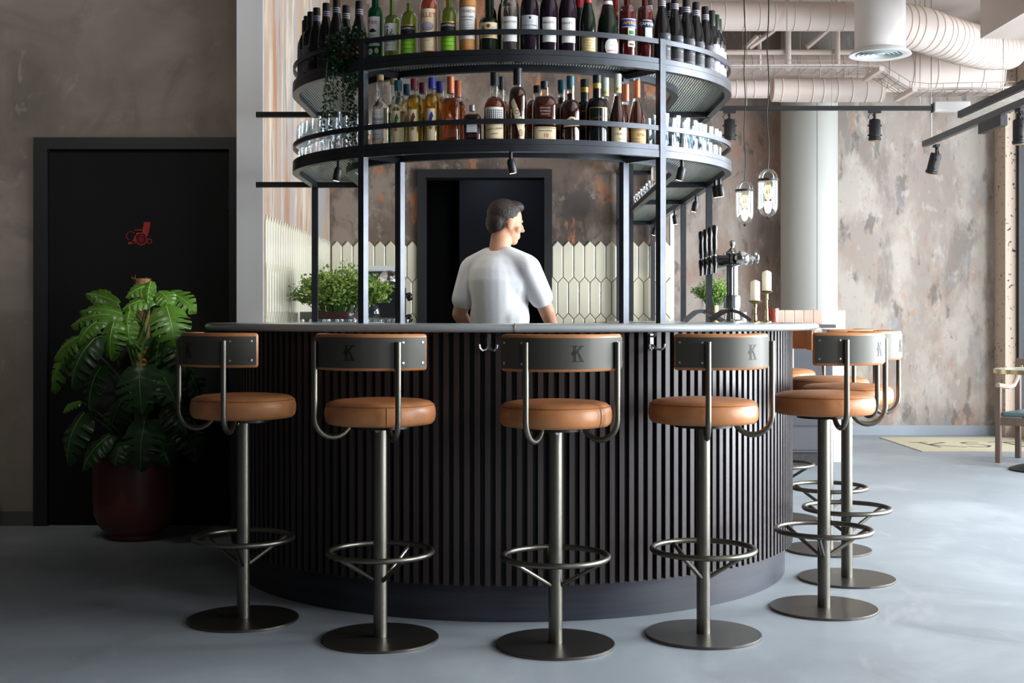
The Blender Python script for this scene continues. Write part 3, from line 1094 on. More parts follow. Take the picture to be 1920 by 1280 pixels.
def lines(mat, n, x0, x1, z0, z1, th=.0008, rng=rnd):
    o = []
    for i in range(n):
        z = z0 + (z1 - z0) * i / max(1, n - 1)
        a, b = x0 + rng.random() * .2 * (x1 - x0), x1 - rng.random() * .2 * (x1 - x0)
        o.append((mat, rect(a, z, b, z + th)))
    return o


HORSE = [(-.5, -1), (-.42, -.3), (-.2, .2), (.05, .55), (.1, .95), (.22, .7), (.3, .98), (.38, .66), (.5, .45), (.75, -.1), (.72, -.3), (.5, -.32), (.3, -.1), (.22, -.3), (.4, -.7), (.45, -1)]
horse = lambda s, zc_: [(x * s * .72, zc_ + y * s) for x, y in HORSE]

BURG = [(0, 0), (.0335, 0), (.037, .004), (.037, .125), (.0350, .155), (.030, .185), (.0215, .213), (.0165, .235), (.0148, .262), (.0148, .298), (0, .298)]
BORD = [(0, 0), (.033, 0), (.0362, .004), (.0362, .178), (.0345, .196), (.0285, .212), (.0195, .224), (.0152, .236), (.0148, .296), (0, .296)]

striped = bottle('wine_bottle', dict(prof=BURG, glass=M_wine, caps=[
    ('capsule', [(0, .236), (.0172, .236), (.0156, .298), (.0146, .300), (0, .300)], M_capblk),
    ('capsule_stripe', [(.0171, .243), (.0171, .2475)], M_lilac), ('capsule_stripe', [(.0168, .2515), (.0167, .256)], M_lilac), ('capsule_stripe', [(.0166, .260), (.0165, .2645)], M_lilac)],
    labels=[dict(z0=.035, z1=.128, hw=.05, mat=pbr('black_label', lin(40, 42, 46), .55), text=[('CHAN', .019, .078, M_chalk), ('wine', .008, .063, M_chalk), ('*', .03, .105, M_chalk)], marks=lines(M_chalk, 2, -.03, .03, .066, .092, .0006)),
            dict(name='lower_label', z0=.008, z1=.034, hw=.05, mat=pbr('smoke_label', lin(84, 82, 84), .6, var=(30, .3, (.3, .3, 2))))]))
plain = bottle('wine_bottle', dict(prof=BORD, glass=M_wine, caps=[('capsule', [(0, .232), (.0168, .232), (.0158, .298), (.0148, .300), (0, .300)], pbr('green_black_capsule', lin(24, 34, 28), .4))],
    labels=[dict(z0=.032, z1=.148, hw=.058, mat=M_lilac)]))
used = set()


def place(proto, label, x, y, z, rz, group=None):
    o = proto
    if proto.name in used:
        o = dup(proto)
    used.add(proto.name)
    o.location, o.rotation_euler, o['label'] = (x, y, z), (0, 0, rz), label
    if group: o['group'] = group
    return o


def normal_angle(w_, aa=1.0, bb=.9):
    x, y = -math.cos(w_) / aa, -math.sin(w_) / bb
    return math.atan2(x, -y)


# --- wine bottles at both tips of the upper shelf
IN = .058
for side in (1, -1):
    sd = 'right' if side > 0 else 'left'
    fr_ = [1240.5, 1265, 1286.5, 1304.5, 1322] if side > 0 else [1289, 1308.5, 1326]
    last = None
    for i, px in enumerate(fr_):
        x, y, w_ = shelf_xy(px, IN)
        place(striped, 'striped-neck black wine bottle, %s in the front row %s' % (ordn(i), 'right of the dark red bitter bottle' if side > 0 else 'left of the trailing plant'), side * x, y, ZS2, side * normal_angle(w_) + .12, 'striped wine bottles on the upper shelf')
        last = w_
    # continue with the pale-label bottles at equal steps along the curve and arm
    w_ = last
    for i in range(4):
        tgt = .082
        acc, x0, y0 = 0, -(1 - IN) * math.cos(w_), GC - (.9 - IN) * math.sin(w_)
        arm = False
        while acc < tgt:
            w_ += .002
            if w_ >= PI:
                arm = True
                break
            x1, y1 = -(1 - IN) * math.cos(w_), GC - (.9 - IN) * math.sin(w_)
            acc += math.hypot(x1 - x0, y1 - y0)
            x0, y0 = x1, y1
        place(plain, 'lilac-label dark wine bottle, %s of four at the %s tip of the upper shelf' % (ordn(i), sd), side * x0, y0, ZS2, side * normal_angle(w_), 'lilac-label wine bottles on the upper shelf')
for i, px in enumerate([1216, 1256, 1277, 1295.5]):
    x, y, w_ = shelf_xy(px, .150)
    place(striped, 'striped-neck black wine bottle in the back row at right, %s from the red bottles' % ordn(i), x, y, ZS2, normal_angle(w_), 'back-row striped wine bottles')
for i, px in enumerate([648.6, 673.5]):
    x, y, w_ = shelf_xy(px, .145)
    place(striped, ['striped-neck black wine bottle rising behind the trailing plant on the upper shelf', 'striped-neck black wine bottle between the trailing plant and the dark green bottle'][i], x, y, ZS2, normal_angle(w_), 'back-row striped wine bottles')


def put(name, sp, px, tier, label, inset=.055, turn=0):
    if sp is not None:
        t = bottle(name, sp)
    else:
        t = name
    x, y, w_ = shelf_xy(px, inset)
    t.location = (x, y, ZS2 if tier == 2 else ZS1)
    t.rotation_euler = (0, 0, math.atan2(x, y) * -1 * 0 + normal_angle(w_) * .45 + turn)
    t['label'] = label
    t['group'] = 'spirit bottles on the %s shelf' % ('upper' if tier == 2 else 'lower')
    return t


def again(t, px, tier, label, inset=.145):
    return put(dup(t), None, px, tier, label, inset)


# --- upper shelf, left to right
eye = [(M_ink, [(.016 * math.cos(a) * 1.0, .128 + .008 * math.sin(a)) for a in [2 * PI * i / 20 for i in range(20)]])]
eye2 = [(M_paper, [(-.001 + .0038 * math.cos(2 * PI * i / 12), .130 + .0038 * math.sin(2 * PI * i / 12)) for i in range(12)])]
put('absinthe_bottle', dict(prof=bprof(.031, .195, .035, .0145, .30), glass=M_absinthe, labels=[
    dict(z0=.085, z1=.185, hw=.031, mat=M_paper, text=[('Fée', .028, .163, M_red), ('La', .012, .170, M_red, -.022)], marks=[(M_ink, [(-.017, .127), (-.008, .135), (.004, .136), (.018, .124), (.004, .121), (-.008, .120)]), (M_paper, [(-.004, .129), (-.001, .132), (.002, .129), (-.001, .126)])] + lines(M_ink, 5, -.02, .02, .092, .112)),
    dict(name='neck_band', z0=.066, z1=.078, hw=.031, mat=M_greylab),
    dict(name='medal', z0=.030, z1=.056, hw=.0125, cx=-.012, round=True, mat=M_paper, text=[('68', .010, .043, M_ink)]),
    dict(name='medal', z0=.036, z1=.058, hw=.010, cx=.017, round=True, mat=M_parch)]), 704, 2, 'dark green absinthe bottle with a staring eye on its white label')
put('pastis_bottle', dict(prof=bprof(.033, .158, .03, .0115, .30), glass=M_bgl, liquid=(M_olive, .268), caps=[('stopper', cyl(.0115, .255, .302), M_greencap)], labels=[
    dict(z0=.038, z1=.148, hw=.030, mat=M_paper, text=[('VERDE', .016, .075, M_teali), ('ABSINTE', .009, .060, M_ink)], marks=[(M_teali, rect(-.022 + .006 * i, .094, -.018 + .006 * i, .098 + .006 + .010 * ((i * 7) % 3))) for i in range(7)] + [(M_ink, rect(-.016, .132, -.004, .135)), (M_ink, rect(-.011, .115, -.0095, .123))] + lines(M_ink, 3, -.022, .022, .044, .052, .0006))]), 735, 2, 'bright green bottle with a cream skyline label beside the absinthe bottle')
chart = bottle('herbal_liqueur_bottle', dict(prof=bprof(.034, .150, .045, .0135, .30), glass=M_bgl, liquid=(M_lime, .225), caps=[('stopper', cyl(.0145, .262, .302), M_silver)], labels=[
    dict(z0=.093, z1=.129, hw=.036, mat=M_ink, text=[('CHARTREUSE', .0115, .119, M_paper)], marks=[]),
    dict(name='gold_edge', z0=.129, z1=.135, hw=.036, mat=M_goldline),
    dict(name='lower_label', z0=.020, z1=.086, hw=.036, mat=M_limelab, marks=[(M_ink, rect(-.036, .054, .036, .0555)), (M_teali, rect(-.02, .036, .02, .0385)), (M_teali, rect(-.02, .068, .02, .0705))])]))
put(chart, None, 767, 2, 'yellow-green liqueur bottle with a black band, left of the orange-rose bottle')
again(chart, 841, 2, 'yellow-green liqueur bottle with a black band, right of the orange-rose bottle', .055)
put('aperitif_bottle', dict(prof=bprof(.036, .200, .04, .0150, .30), glass=M_bgl, liquid=(M_rose, .245), labels=[
    dict(z0=.022, z1=.190, hw=.037, mat=M_cream, text=[('LILLET', .026, .164, M_red), ('ROSE', .009, .062, M_red)], marks=[(M_blui, [(.026 * math.cos(a), .120 + .017 * math.sin(a)) for a in [2 * PI * i / 24 for i in range(24)]]), (M_cream, [(.024 * math.cos(a), .121 + .0155 * math.sin(a)) for a in [2 * PI * i / 24 for i in range(24)]]), (M_blui, rect(-.018, .110, .016, .118)), (M_blui, rect(-.012, .118, -.004, .124)), (M_blui, rect(.004, .118, .012, .126))] + lines(M_mari, 5, -.03, .03, .034, .052, .0006))]), 804.5, 2, 'orange-rose aperitif bottle with a tall cream label between two yellow-green bottles')
put('cherry_liqueur_bottle', dict(prof=bprof(.0345, .205, .03, .0165, .30), glass=M_straw, caps=[('neck', cyl(.0168, .232, .302), M_greencap)], labels=[
    dict(z0=.062, z1=.188, hw=.036, mat=M_paper, text=[('LUXARDO', .0155, .170, M_red), ('MARASCHINO', .009, .148, M_ink), ('ORIGINALE', .009, .136, M_ink)], marks=lines(M_ink, 7, -.03, .03, .085, .125, .0012))]), 877, 2, 'straw-wrapped liqueur bottle with a green neck and white label')
put('crown_liqueur_bottle', dict(prof=bprof(.0385, .128, .02, .0165, .30), glass=M_gdark, caps=[('stopper', cyl(.0155, .232, .302), M_cork)], labels=[
    dict(z0=.062, z1=.124, hw=.042, mat=M_cream, marks=[(M_goldline, rect(-.04, .066, .04, .070)), (M_mari, [(-.003, .116), (0, .120), (.003, .116), (.010, .112), (0, .098), (-.010, .112)]), (M_greylab, [(.020 + .008 * math.cos(a), .100 + .008 * math.sin(a)) for a in [2 * PI * i / 14 for i in range(14)]]), (M_goldline, [(-.022 + .008 * math.cos(a), .102 + .009 * math.sin(a)) for a in [2 * PI * i / 14 for i in range(14)]])])]), 917, 2, 'squat dark green bottle with a curved cream label near the middle of the upper shelf')
brio = lambda g, liq, lab, tm: dict(prof=bprof(.037, .165, .075, .0145, .30), glass=g, **({'liquid': liq} if liq else {}), labels=[
    dict(z0=.048, z1=.146, hw=.030, mat=lab, text=[(tm, .0125, .124, M_ink)], marks=[(M_ink, rect(-.028, .056, -.026, .058)), (M_ink, rect(.026, .056, .028, .058))])])
put('clear_liqueur_bottle', brio(M_bgl, (pbr('clear_spirit', lin(236, 226, 220), .04, trans=.95, ior=1.15), .2), M_paper, 'BRIOTTET'), 957, 2, 'clear liqueur bottle with a square white label at the middle of the upper shelf')
put('cassis_bottle', dict(prof=bprof(.037, .165, .075, .0145, .30), glass=M_purple, labels=[
    dict(z0=.080, z1=.152, hw=.040, mat=M_greylab, text=[('Creme de Violette', .0088, .112, M_ink)], marks=[(M_ink, [(-.004, .146), (.004, .146), (.004, .139), (0, .135), (-.004, .139)])] + lines(M_ink, 2, -.02, .02, .125, .130, .0005))]), 993, 2, 'dark purple liqueur bottle with a wide grey script label')
br2 = bottle('dark_liqueur_bottle', brio(M_purple, None, M_paper, 'BRIOTTET'))
put(br2, None, 1029, 2, 'black liqueur bottle with a white label, left one of the matching pair')
again(br2, 1064.5, 2, 'black liqueur bottle with a white label, right one of the matching pair', .055)
verm = bottle('vermouth_bottle', dict(prof=[(0, 0), (.030, 0), (.0325, .004), (.0325, .130), (.028, .165), (.019, .200), (.0150, .22), (.0145, .30), (0, .30)], glass=M_gdark, caps=[('capsule', [(0, .215), (.0165, .215), (.0160, .298), (.0150, .302), (0, .302)], M_redcap)], labels=[
    dict(z0=.006, z1=.088, hw=.034, mat=M_parch, marks=lines(M_mari, 6, -.026, .026, .018, .072, .0012))]))
put(verm, None, 1102, 2, 'dark vermouth bottle with a red capsule and a parchment label', .05)
again(verm, 1086, 2, 'red-capsuled vermouth bottle half hidden behind its twin', .135)
put('sparkling_wine_bottle', dict(prof=[(0, 0), (.038, 0), (.0425, .005), (.0425, .12), (.039, .155), (.027, .195), (.0175, .225), (.0155, .30), (0, .30)], glass=M_gdark, caps=[('foil', [(0, .200), (.0265, .200), (.0180, .226), (.0165, .302), (0, .302)], M_capblk), ('neck_band', [(.0212, .215), (.0188, .232)], M_paper)], labels=[
    dict(z0=.006, z1=.080, hw=.034, cx=.012, round=True, mat=M_paper, text=[('VILLA', .008, .048, M_ink)], marks=[(M_red, rect(-.024, .026, .024, .029)), (M_goldline, rect(-.001, .055, .001, .063))])]), 1139, 2, 'dark sparkling wine bottle with a round white label low on its body', .062)
put('bitter_aperitif_bottle', dict(prof=bprof(.030, .185, .03, .0150, .30), glass=M_bgl, liquid=(M_redl, .265)), 1153, 2, 'bright red bottle standing behind the sparkling wine bottle', .150)
put('orange_aperitif_bottle', dict(prof=bprof(.036, .190, .032, .0165, .30), glass=M_bgl, liquid=(M_redd, .262), labels=[
    dict(z0=.127, z1=.165, hw=.036, mat=M_bluelab, text=[('APEROL', .0185, .145, M_ora, .006)], marks=[(M_paper, rect(-.034, .160, .034, .163)), (M_paper, rect(-.034, .1285, .034, .131))]),
    dict(name='tongue_label', z0=.050, z1=.126, hw=.017, cx=.010, mat=M_cream, marks=[(M_teali, rect(-.012, .10, .012, .115)), (M_bluelab, rect(-.010, .056, .010, .064))])]), 1176, 2, 'deep red aperitif bottle with a blue and yellow band label')
put('bitter_liqueur_bottle', dict(prof=bprof(.0335, .200, .028, .0140, .30), glass=M_bgl, liquid=(M_redd, .27), caps=[('stopper', cyl(.0145, .285, .302), M_cork)], labels=[
    dict(z0=.138, z1=.168, hw=.033, mat=pbr('navy_label', lin(24, 30, 58), .5), text=[('CAMPARI', .0175, .152, M_paper, .002)], marks=[(M_paper, rect(-.02, .1655, .02, .168))]),
    dict(name='lower_label', z0=.088, z1=.137, hw=.018, cx=.008, mat=pbr('mint_label', lin(206, 226, 216), .6))]), 1209, 2, 'dark red bitter bottle with a white lettered navy band')
put('green_neck_bottle', dict(prof=bprof(.025, .17, .04, .014, .30), glass=M_gdark, caps=[('capsule', cyl(.0155, .25, .302), M_greencap)]), 920, 2, 'green-necked bottle hidden behind the squat cream-label bottle', .150)
put('black_spirit_bottle', dict(prof=bprof(.027, .17, .06, .0145, .30), glass=M_wine), 946, 2, 'black bottle in the back row between the squat bottle and the clear one', .150)

# --- lower shelf, left to right
H1 = .285
mez = bottle('mezcal_bottle', dict(prof=[(0, 0), (.031, 0), (.034, .004), (.034, .155), (.0365, .163), (.0355, .172), (.026, .19), (.0155, .198), (.0145, .205), (.0140, .285), (0, .285)], glass=M_bgl, liquid=(pbr('clear_spirit', lin(236, 226, 220), .04, trans=.95, ior=1.15), .205), caps=[('stopper', cyl(.0145, .280, .302), M_cork)], labels=[
    dict(z0=.028, z1=.158, hw=.026, mat=M_paper, text=[('Mezcal', .018, .118, M_ink), ('SAN', .026, .088, M_ink), ('OAXACA', .010, .055, M_ink), ('MEXICO', .016, .036, M_ink)], marks=[(M_ink, [(.009 * math.cos(a), .150 + .004 * math.sin(a)) for a in [2 * PI * i / 14 for i in range(14)]]), (M_blui, rect(-.022, .138, .022, .139)), (M_blui, rect(-.022, .102, .022, .103)), (M_blui, rect(-.022, .045, .022, .046))])]))
put(mez, None, 713, 1, 'clear long-necked spirit bottle with a tall white label beside the front left post', .06)
again(mez, 738, 1, 'clear long-necked cork-stoppered bottle in the row behind the green-capped bottle', .155)


def teq(capmat, ink, liq):
    return dict(prof=bprof(.0325, .165, .045, .0165, .235), glass=M_bgl, liquid=(liq, .205), caps=[('cap', cyl(.0160, .228, .272), capmat)], labels=[
        dict(z0=.016, z1=.145, hw=.0175, mat=M_cream, marks=[(ink, horse(.022, .116)), (M_goldline, [(.007 * math.cos(a), .068 + .007 * math.sin(a)) for a in [2 * PI * i / 16 for i in range(16)]]), (ink, [(.005 * math.cos(a), .068 + .005 * math.sin(a)) for a in [2 * PI * i / 16 for i in range(16)]])] + lines(M_goldline, 3, -.012, .012, .03, .046, .0006))])


for pf, pb, cm, ink, liq, cn, col in ((747, 763, M_teal, M_teali, pbr('pale_spirit', lin(220, 226, 200), .04, trans=.92, ior=1.15), 'teal', 'clear'), (777.5, 793, M_maroon, M_mari, M_gold, 'maroon', 'golden'), (810, 824, M_blue, M_blui, M_gold, 'blue', 'golden')):
    tq = bottle('tequila_bottle', teq(cm, ink, liq))
    put(tq, None, pf, 1, '%s-capped %s tequila bottle with a horse head on its label, front row' % (cn, col), .06)
    again(tq, pb, 1, '%s-capped %s tequila bottle standing in the row behind its twin' % (cn, col), .150)
am = bottle('flask_bottle', dict(prof=bprof(.035, .158, .03, .0150, .225), sq=5, sx=1.0, sy=.8, glass=M_bgl, liquid=(M_amber, .185), caps=[('cap', cyl(.0150, .205, .272), M_copper)], labels=[
    dict(z0=.05, z1=.14, hw=.02, poly=[(-.022, .085), (.022, .085), (0, .135)], mat=pbr('amber_print', lin(150, 70, 40), .5), marks=[(M_cream, [(-.003, .118), (.004, .122), (.006, .108), (-.002, .104)]), (M_red, [(.001, .116), (.006, .110), (.002, .104)]), (M_cream, rect(-.013, .096, .013, .098)), (M_cream, rect(-.016, .090, .016, .092))])]))
put(am, None, 845, 1, 'amber square-shouldered bottle with a copper cap and triangle emblem', .06)
again(am, 858, 1, 'amber copper-capped bottle just behind the triangle emblem bottle', .150)
put('small_flask', dict(prof=bprof(.037, .100, .022, .0130, .142), sq=4, sy=.8, glass=M_bgl, liquid=(M_deep, .118), caps=[('cap', cyl(.0130, .132, .156), M_silver)], labels=[dict(z0=.045, z1=.088, hw=.019, mat=M_greylab, marks=lines(M_ink, 5, -.014, .014, .052, .080, .0006))]), 886, 1, 'short dark red flask with a silver screw cap and small white label', .06)
wk = bottle('whiskey_bottle', dict(prof=bprof(.0445, .135, .05, .0165, .258), glass=M_bgl, liquid=(M_amber, .188), caps=[('cap', cyl(.0175, .232, .284), M_capblk)], labels=[
    dict(z0=.088, z1=.142, hw=.040, mat=M_paper, marks=[(M_ink, rect(-.03 + .0085 * i, .094 + .008 * j, -.0255 + .0085 * i, .0995 + .008 * j)) for i in range(8) for j in range(5)]),
    dict(name='lower_label', z0=.006, z1=.084, hw=.040, mat=M_cream, text=[("WEST'S GRAIN", .0105, .055, M_ink, 0, 6), ('WHISKEY', .008, .036, M_mari, 0, 6)], marks=[(M_mari, rect(-.035, .016, .035, .018))])]))
put(wk, None, 927.5, 1, 'round-shouldered amber whiskey bottle with a black cap and gridded white label', .065)
again(wk, 940, 1, 'black-capped whiskey bottle in the second row behind its gridded-label twin', .160)
put('rye_bottle', dict(prof=bprof(.0365, .185, .04, .0155, .245), glass=M_bgl, liquid=(M_deep, .226), caps=[('cap', cyl(.0175, .234, .300), M_capblk)], labels=[
    dict(z0=.01, z1=.18, hw=.03, poly=[(-.030, .162), (-.016, .178), (.032, .060), (.028, .016), (.012, .012), (-.004, .070)], mat=M_cream, text=[('LOT40', .025, .108, M_ink, .002, -64)], marks=[(M_mari, [(.012 + .010 * math.cos(a), .040 + .014 * math.sin(a)) for a in [2 * PI * i / 14 for i in range(14)]]), (M_cream, [(.012 + .008 * math.cos(a), .040 + .012 * math.sin(a)) for a in [2 * PI * i / 14 for i in range(14)]])])]), 971, 1, 'dark slim whiskey bottle with a slanting cream label at the shelf middle', .06)
bb = bottle('bourbon_bottle', dict(prof=bprof(.049, .150, .045, .0165, .225), sq=3, sy=.85, glass=M_bgl, liquid=(M_brown, .190), caps=[('cap', cyl(.0160, .222, .252), M_capblk)], labels=[
    dict(z0=.010, z1=.066, hw=.044, mat=M_cream, text=[('SINGLE BARREL', .0078, .050, M_ink), ('10', .022, .032, M_red, .002)], marks=[(M_ink, rect(-.042, .060, .042, .062)), (M_ink, rect(-.042, .014, .042, .015))]),
    dict(name='glass_print', z0=.105, z1=.150, hw=.024, mat=pbr('whisky_print', lin(92, 36, 16), .2, trans=.4), text=[('KENTUCKY', .008, .140, M_chalk), ('BOURBON', .008, .128, M_chalk), ('STRAIGHT', .007, .116, M_chalk)])]))
put(bb, None, 1021, 1, 'broad brown bourbon bottle with a low cream label and red numerals', .07)
again(bb, 1007, 1, 'broad brown bourbon bottle peeking out behind the red numeral one', .170)
tb = bottle('arch_label_bottle', dict(prof=bprof(.0425, .125, .055, .0165, .235), glass=M_bgl, liquid=(M_deep, .205), caps=[('cap', cyl(.0160, .222, .275), M_teal)], labels=[
    dict(z0=.06, z1=.11, hw=.034, poly=[(-.036, .078), (-.020, .098), (-.006, .108), (.010, .106), (.022, .096), (.034, .094), (.034, .074), (-.036, .066)], mat=M_cream, marks=[(M_teali, [(-.008, .088), (.008, .090), (.008, .100), (-.006, .100)])])]))
put(tb, None, 1070, 1, 'dark brown bottle with a deep teal cap and arched cream label', .065)
again(tb, 1053, 1, 'teal-capped amber bottle in the second row left of its twin', .160)
bk = bottle('black_whisky_bottle', dict(prof=bprof(.0455, .145, .048, .0165, .282), glass=M_wine, caps=[('cap', cyl(.0172, .252, .284), M_capblk), ('neck_ring', [(.0172, .230), (.0172, .251)], M_goldline)], labels=[
    dict(z0=.084, z1=.150, hw=.041, mat=M_goldline, marks=[(M_gdark, rect(-.039, .087, .039, .147))], text=[]),
    dict(name='slanted_label', z0=.088, z1=.14, hw=.036, poly=[(-.036, .090), (.037, .104), (.037, .134), (-.036, .112)], mat=M_cream, text=[('BLACK BOTTLE', .0118, .110, M_mari, 0, 12)])]))
put(bk, None, 1119, 1, 'black round-bodied whisky bottle with a gold neck ring and gold-edged label', .065)
again(bk, 1096, 1, 'black gold-ringed whisky bottle in the second row behind the teal cap', .165)
CON = lambda: [(0, 0), (.035, 0), (.038, .004), (.0385, .075), (.034, .115), (.024, .160), (.0165, .190), (.0145, .202), (.0140, .285), (0, .285)]
cg = bottle('cognac_bottle', dict(prof=CON(), glass=M_bgl, liquid=(M_deep, .205), caps=[('capsule', cyl(.0160, .218, .294), M_celadon), ('capsule_stripe', [(.0163, .226), (.0163, .238)], M_goldline)], labels=[
    dict(z0=.012, z1=.082, hw=.037, mat=M_cream, text=[('LOUIS R.', .0115, .048, M_ink), ('V.S.', .010, .028, M_ink)], marks=[(M_ink, [(-.004, .073), (.004, .073), (.004, .066), (0, .062), (-.004, .066)])])]))
put(cg, None, 1158, 1, 'dark cone-shouldered brandy bottle with a pale celadon capsule', .06)
again(cg, 1134, 1, 'celadon-capped brandy bottle in the second row behind the black whisky', .150)
c2 = bottle('cognac_bottle', dict(prof=CON(), glass=M_bgl, liquid=(M_brown, .190), caps=[('capsule', cyl(.0155, .205, .275), M_copper)], labels=[
    dict(z0=.010, z1=.078, hw=.037, mat=pbr('tan_label', lin(206, 172, 116), .6), text=[('1738', .017, .050, M_mari, .005)], marks=[(M_mari, rect(-.036, .033, .036, .0342)), (M_mari, rect(-.02, .022, .02, .0232)), (M_mari, rect(-.036, .068, .036, .0692))])]))
put(c2, None, 1194, 1, 'cone-shouldered brandy bottle with an orange copper capsule and tan label', .06)
again(c2, 1172, 1, 'copper-capped brandy bottle behind the two front brandy bottles', .150)

# --- glasses
def glass_profile(h, r0, r1, base=.012, wt=.0022, bulge=0):
    o = [(0, 0), (r0 - .002, 0), (r0, .002)]
    i_ = []
    for j in range(1, 9):
        t_ = j / 8
        o.append((r0 + (r1 - r0) * t_ + bulge * math.sin(PI * t_), h * t_))
    for j in range(8, 0, -1):
        t_ = j / 8
        if h * t_ < base: continue
        i_.append((r0 + (r1 - r0) * t_ + bulge * math.sin(PI * t_) - wt, h * t_))
    return o + i_ + [(r0 * .8 - wt, base), (0, base)]


def glass(name, prof, mat, fl=0, fa=0, zf=None, n=32):
    o = MB().lathe(prof, n, flute=fl, famp=fa, zf=zf).build(name, mat, None, smooth=50)
    return tag(o, 'glass', 'glass')


gob = [(0, 0), (.026, 0), (.029, .003), (.026, .02), (.026, .060), (.024, .068), (.030, .080), (.0345, .105), (.0345, .13), (.031, .172), (.0295, .172), (.0325, .13), (.0325, .105), (.028, .083), (.014, .074), (0, .072)]
goblet = glass('footed_glass', gob, M_glass2, 10, .16, .07, 40)
tumb = glass('highball_glass', glass_profile(.138, .030, .0345, .014), M_glass2, 12, .03, .11, 48)
tall = glass('tall_glass', glass_profile(.172, .029, .036, .014), M_glass2, 12, .03, .10, 42)
stub = glass('shot_tumbler', glass_profile(.092, .028, .033, .014), M_glass2, 12, .08, .08, 36)


def march(px0, inset, step, n, side):
    """positions at equal steps along the shelf curve from column px0 towards the tip and down the arm"""
    x, y, w_ = shelf_xy(px0, inset)
    out = [(x, y)]
    armx = 1 - inset
    while len(out) < n:
        acc = 0
        while acc < step:
            if w_ < PI:
                w2 = w_ + .002
                x1, y1 = -(1 - inset) * math.cos(w2), GC - (.9 - inset) * math.sin(w2)
                acc += math.hypot(x1 - x, y1 - y)
                x, y, w_ = x1, y1, w2
            else:
                d = min(step - acc + 1e-6, .01)
                x, y = armx, y + d
                acc += d
        out.append((x, y))
    return [(side * a, b) for a, b in out]


for i, (x, y) in enumerate(march(1250, .050, .0735, 9, -1)):
    place(goblet, 'clear footed glass, %s from the front left post along the lower shelf rail' % ordn(i), x, y, ZS1, rnd.random(), 'footed glasses on the lower shelf')
for i, (x, y) in enumerate(march(1238, .130, .078, 5, -1)):
    place(goblet, 'clear footed glass in the inner row at the left, %s from the clear spirit bottle' % ordn(i), x, y, ZS1, rnd.random(), 'footed glasses on the lower shelf')
for i, (x, y) in enumerate(march(1230, .069, .075, 8, 1)):
    place(tumb, 'ribbed clear highball glass along the right lower rail, %s from the copper-capped bottle' % ordn(i), x, y, ZS1, rnd.random(), 'highball glasses on the lower shelf')
for i, (x, y) in enumerate(march(1240, .148, .082, 7, 1)):
    place(tall, 'taller clear glass in the inner row on the right, %s from the copper-capped bottle' % ordn(i), x, y, ZS1, rnd.random(), 'tall glasses on the lower shelf')
for i in range(10):
    place(stub, 'short ribbed tumbler on the inner edge of the right shelf arm, %s from the front' % ordn(i), .802, 7.25 + .155 * i, ZS1, rnd.random(), 'short tumblers on the right shelf arm')
yb = bottle('stoppered_decanter', dict(prof=bprof(.033, .12, .05, .0125, .23), glass=M_bgl, liquid=(pbr('clear_spirit', lin(236, 226, 220), .04, trans=.95, ior=1.15), .16), caps=[('stopper', [(0, .222), (.012, .222), (.017, .240), (.014, .258), (0, .262)], M_ora)]))
tag(yb, 'clear bottle with a yellow ball stopper beside the short tumblers', 'bottle')
yb.location = (.802, 7.08, ZS1)

# --- trailing plant at the left of the upper shelf
tx, ty, _ = shelf_xy(652, .055)
tp = thing('trailing_plant', 'dark green trailing plant spilling over the upper shelf rail at the left post', 'plant', (tx, ty, ZS2))
MB().lathe([(0, 0), (.040, 0), (.052, .085), (.048, .085), (.040, .07), (0, .07)], 24).build('pot', pbr('terracotta', lin(190, 96, 60), .8), tp)
fo, vn = MB(), MB()
rr_ = random.Random(3)


def leaflet(m, p, s, rg, up=0):
    a = Vector((rg.uniform(-1, 1), rg.uniform(-1, 1), rg.uniform(-.6, .8) + up)).normalized()
    b = a.cross(Vector((rg.uniform(-1, 1), rg.uniform(-1, 1), rg.uniform(-1, 1)))).normalized()
    p = Vector(p)
    n_ = a.cross(b) * s * .18
    m.add([p, p + a * s * .5 + b * s * .42 + n_, p + a * s, p + a * s * .5 - b * s * .42 + n_], [(0, 1, 2), (0, 2, 3)])


for i in range(1300):
    a, b, c = rr_.gauss(0, 1), rr_.gauss(0, 1), rr_.gauss(0, 1)
    L = math.sqrt(a * a + b * b + c * c)
    k_ = rr_.random() ** .4
    p_ = (a / L * .098 * k_ + .004, b / L * .085 * k_ - .03, .055 + c / L * .115 * k_)
    leaflet(fo, p_, .017, rr_)
for dx, dy, L in ((-.088, -.06, .30), (-.073, -.075, .27), (-.060, -.06, .30), (-.035, -.07, .18), (-.01, -.075, .14), (.012, -.07, .20), (.028, -.075, .46), (.02, -.08, .36), (.036, -.065, .40), (.0, -.06, .22), (-.05, -.08, .24)):
    pts, x, y = [], dx, dy
    for j in range(int(L / .012)):
        x += rr_.uniform(-.0022, .0022)
        y += rr_.uniform(-.002, .002)
        z = .03 - j * .012
        pts.append((x, y, z))
        for q in range(2):
            leaflet(fo, (x + rr_.uniform(-.005, .005), y + rr_.uniform(-.005, .005), z), .015, rr_, -.5)
    vn.tube(pts, .0011, 5)
fo.build('foliage', M_ivy, tp, smooth=0)
vn.build('vine', M_stem, tp)
# ================================================================== THINGS ON THE BAR
ZC = 1.0770
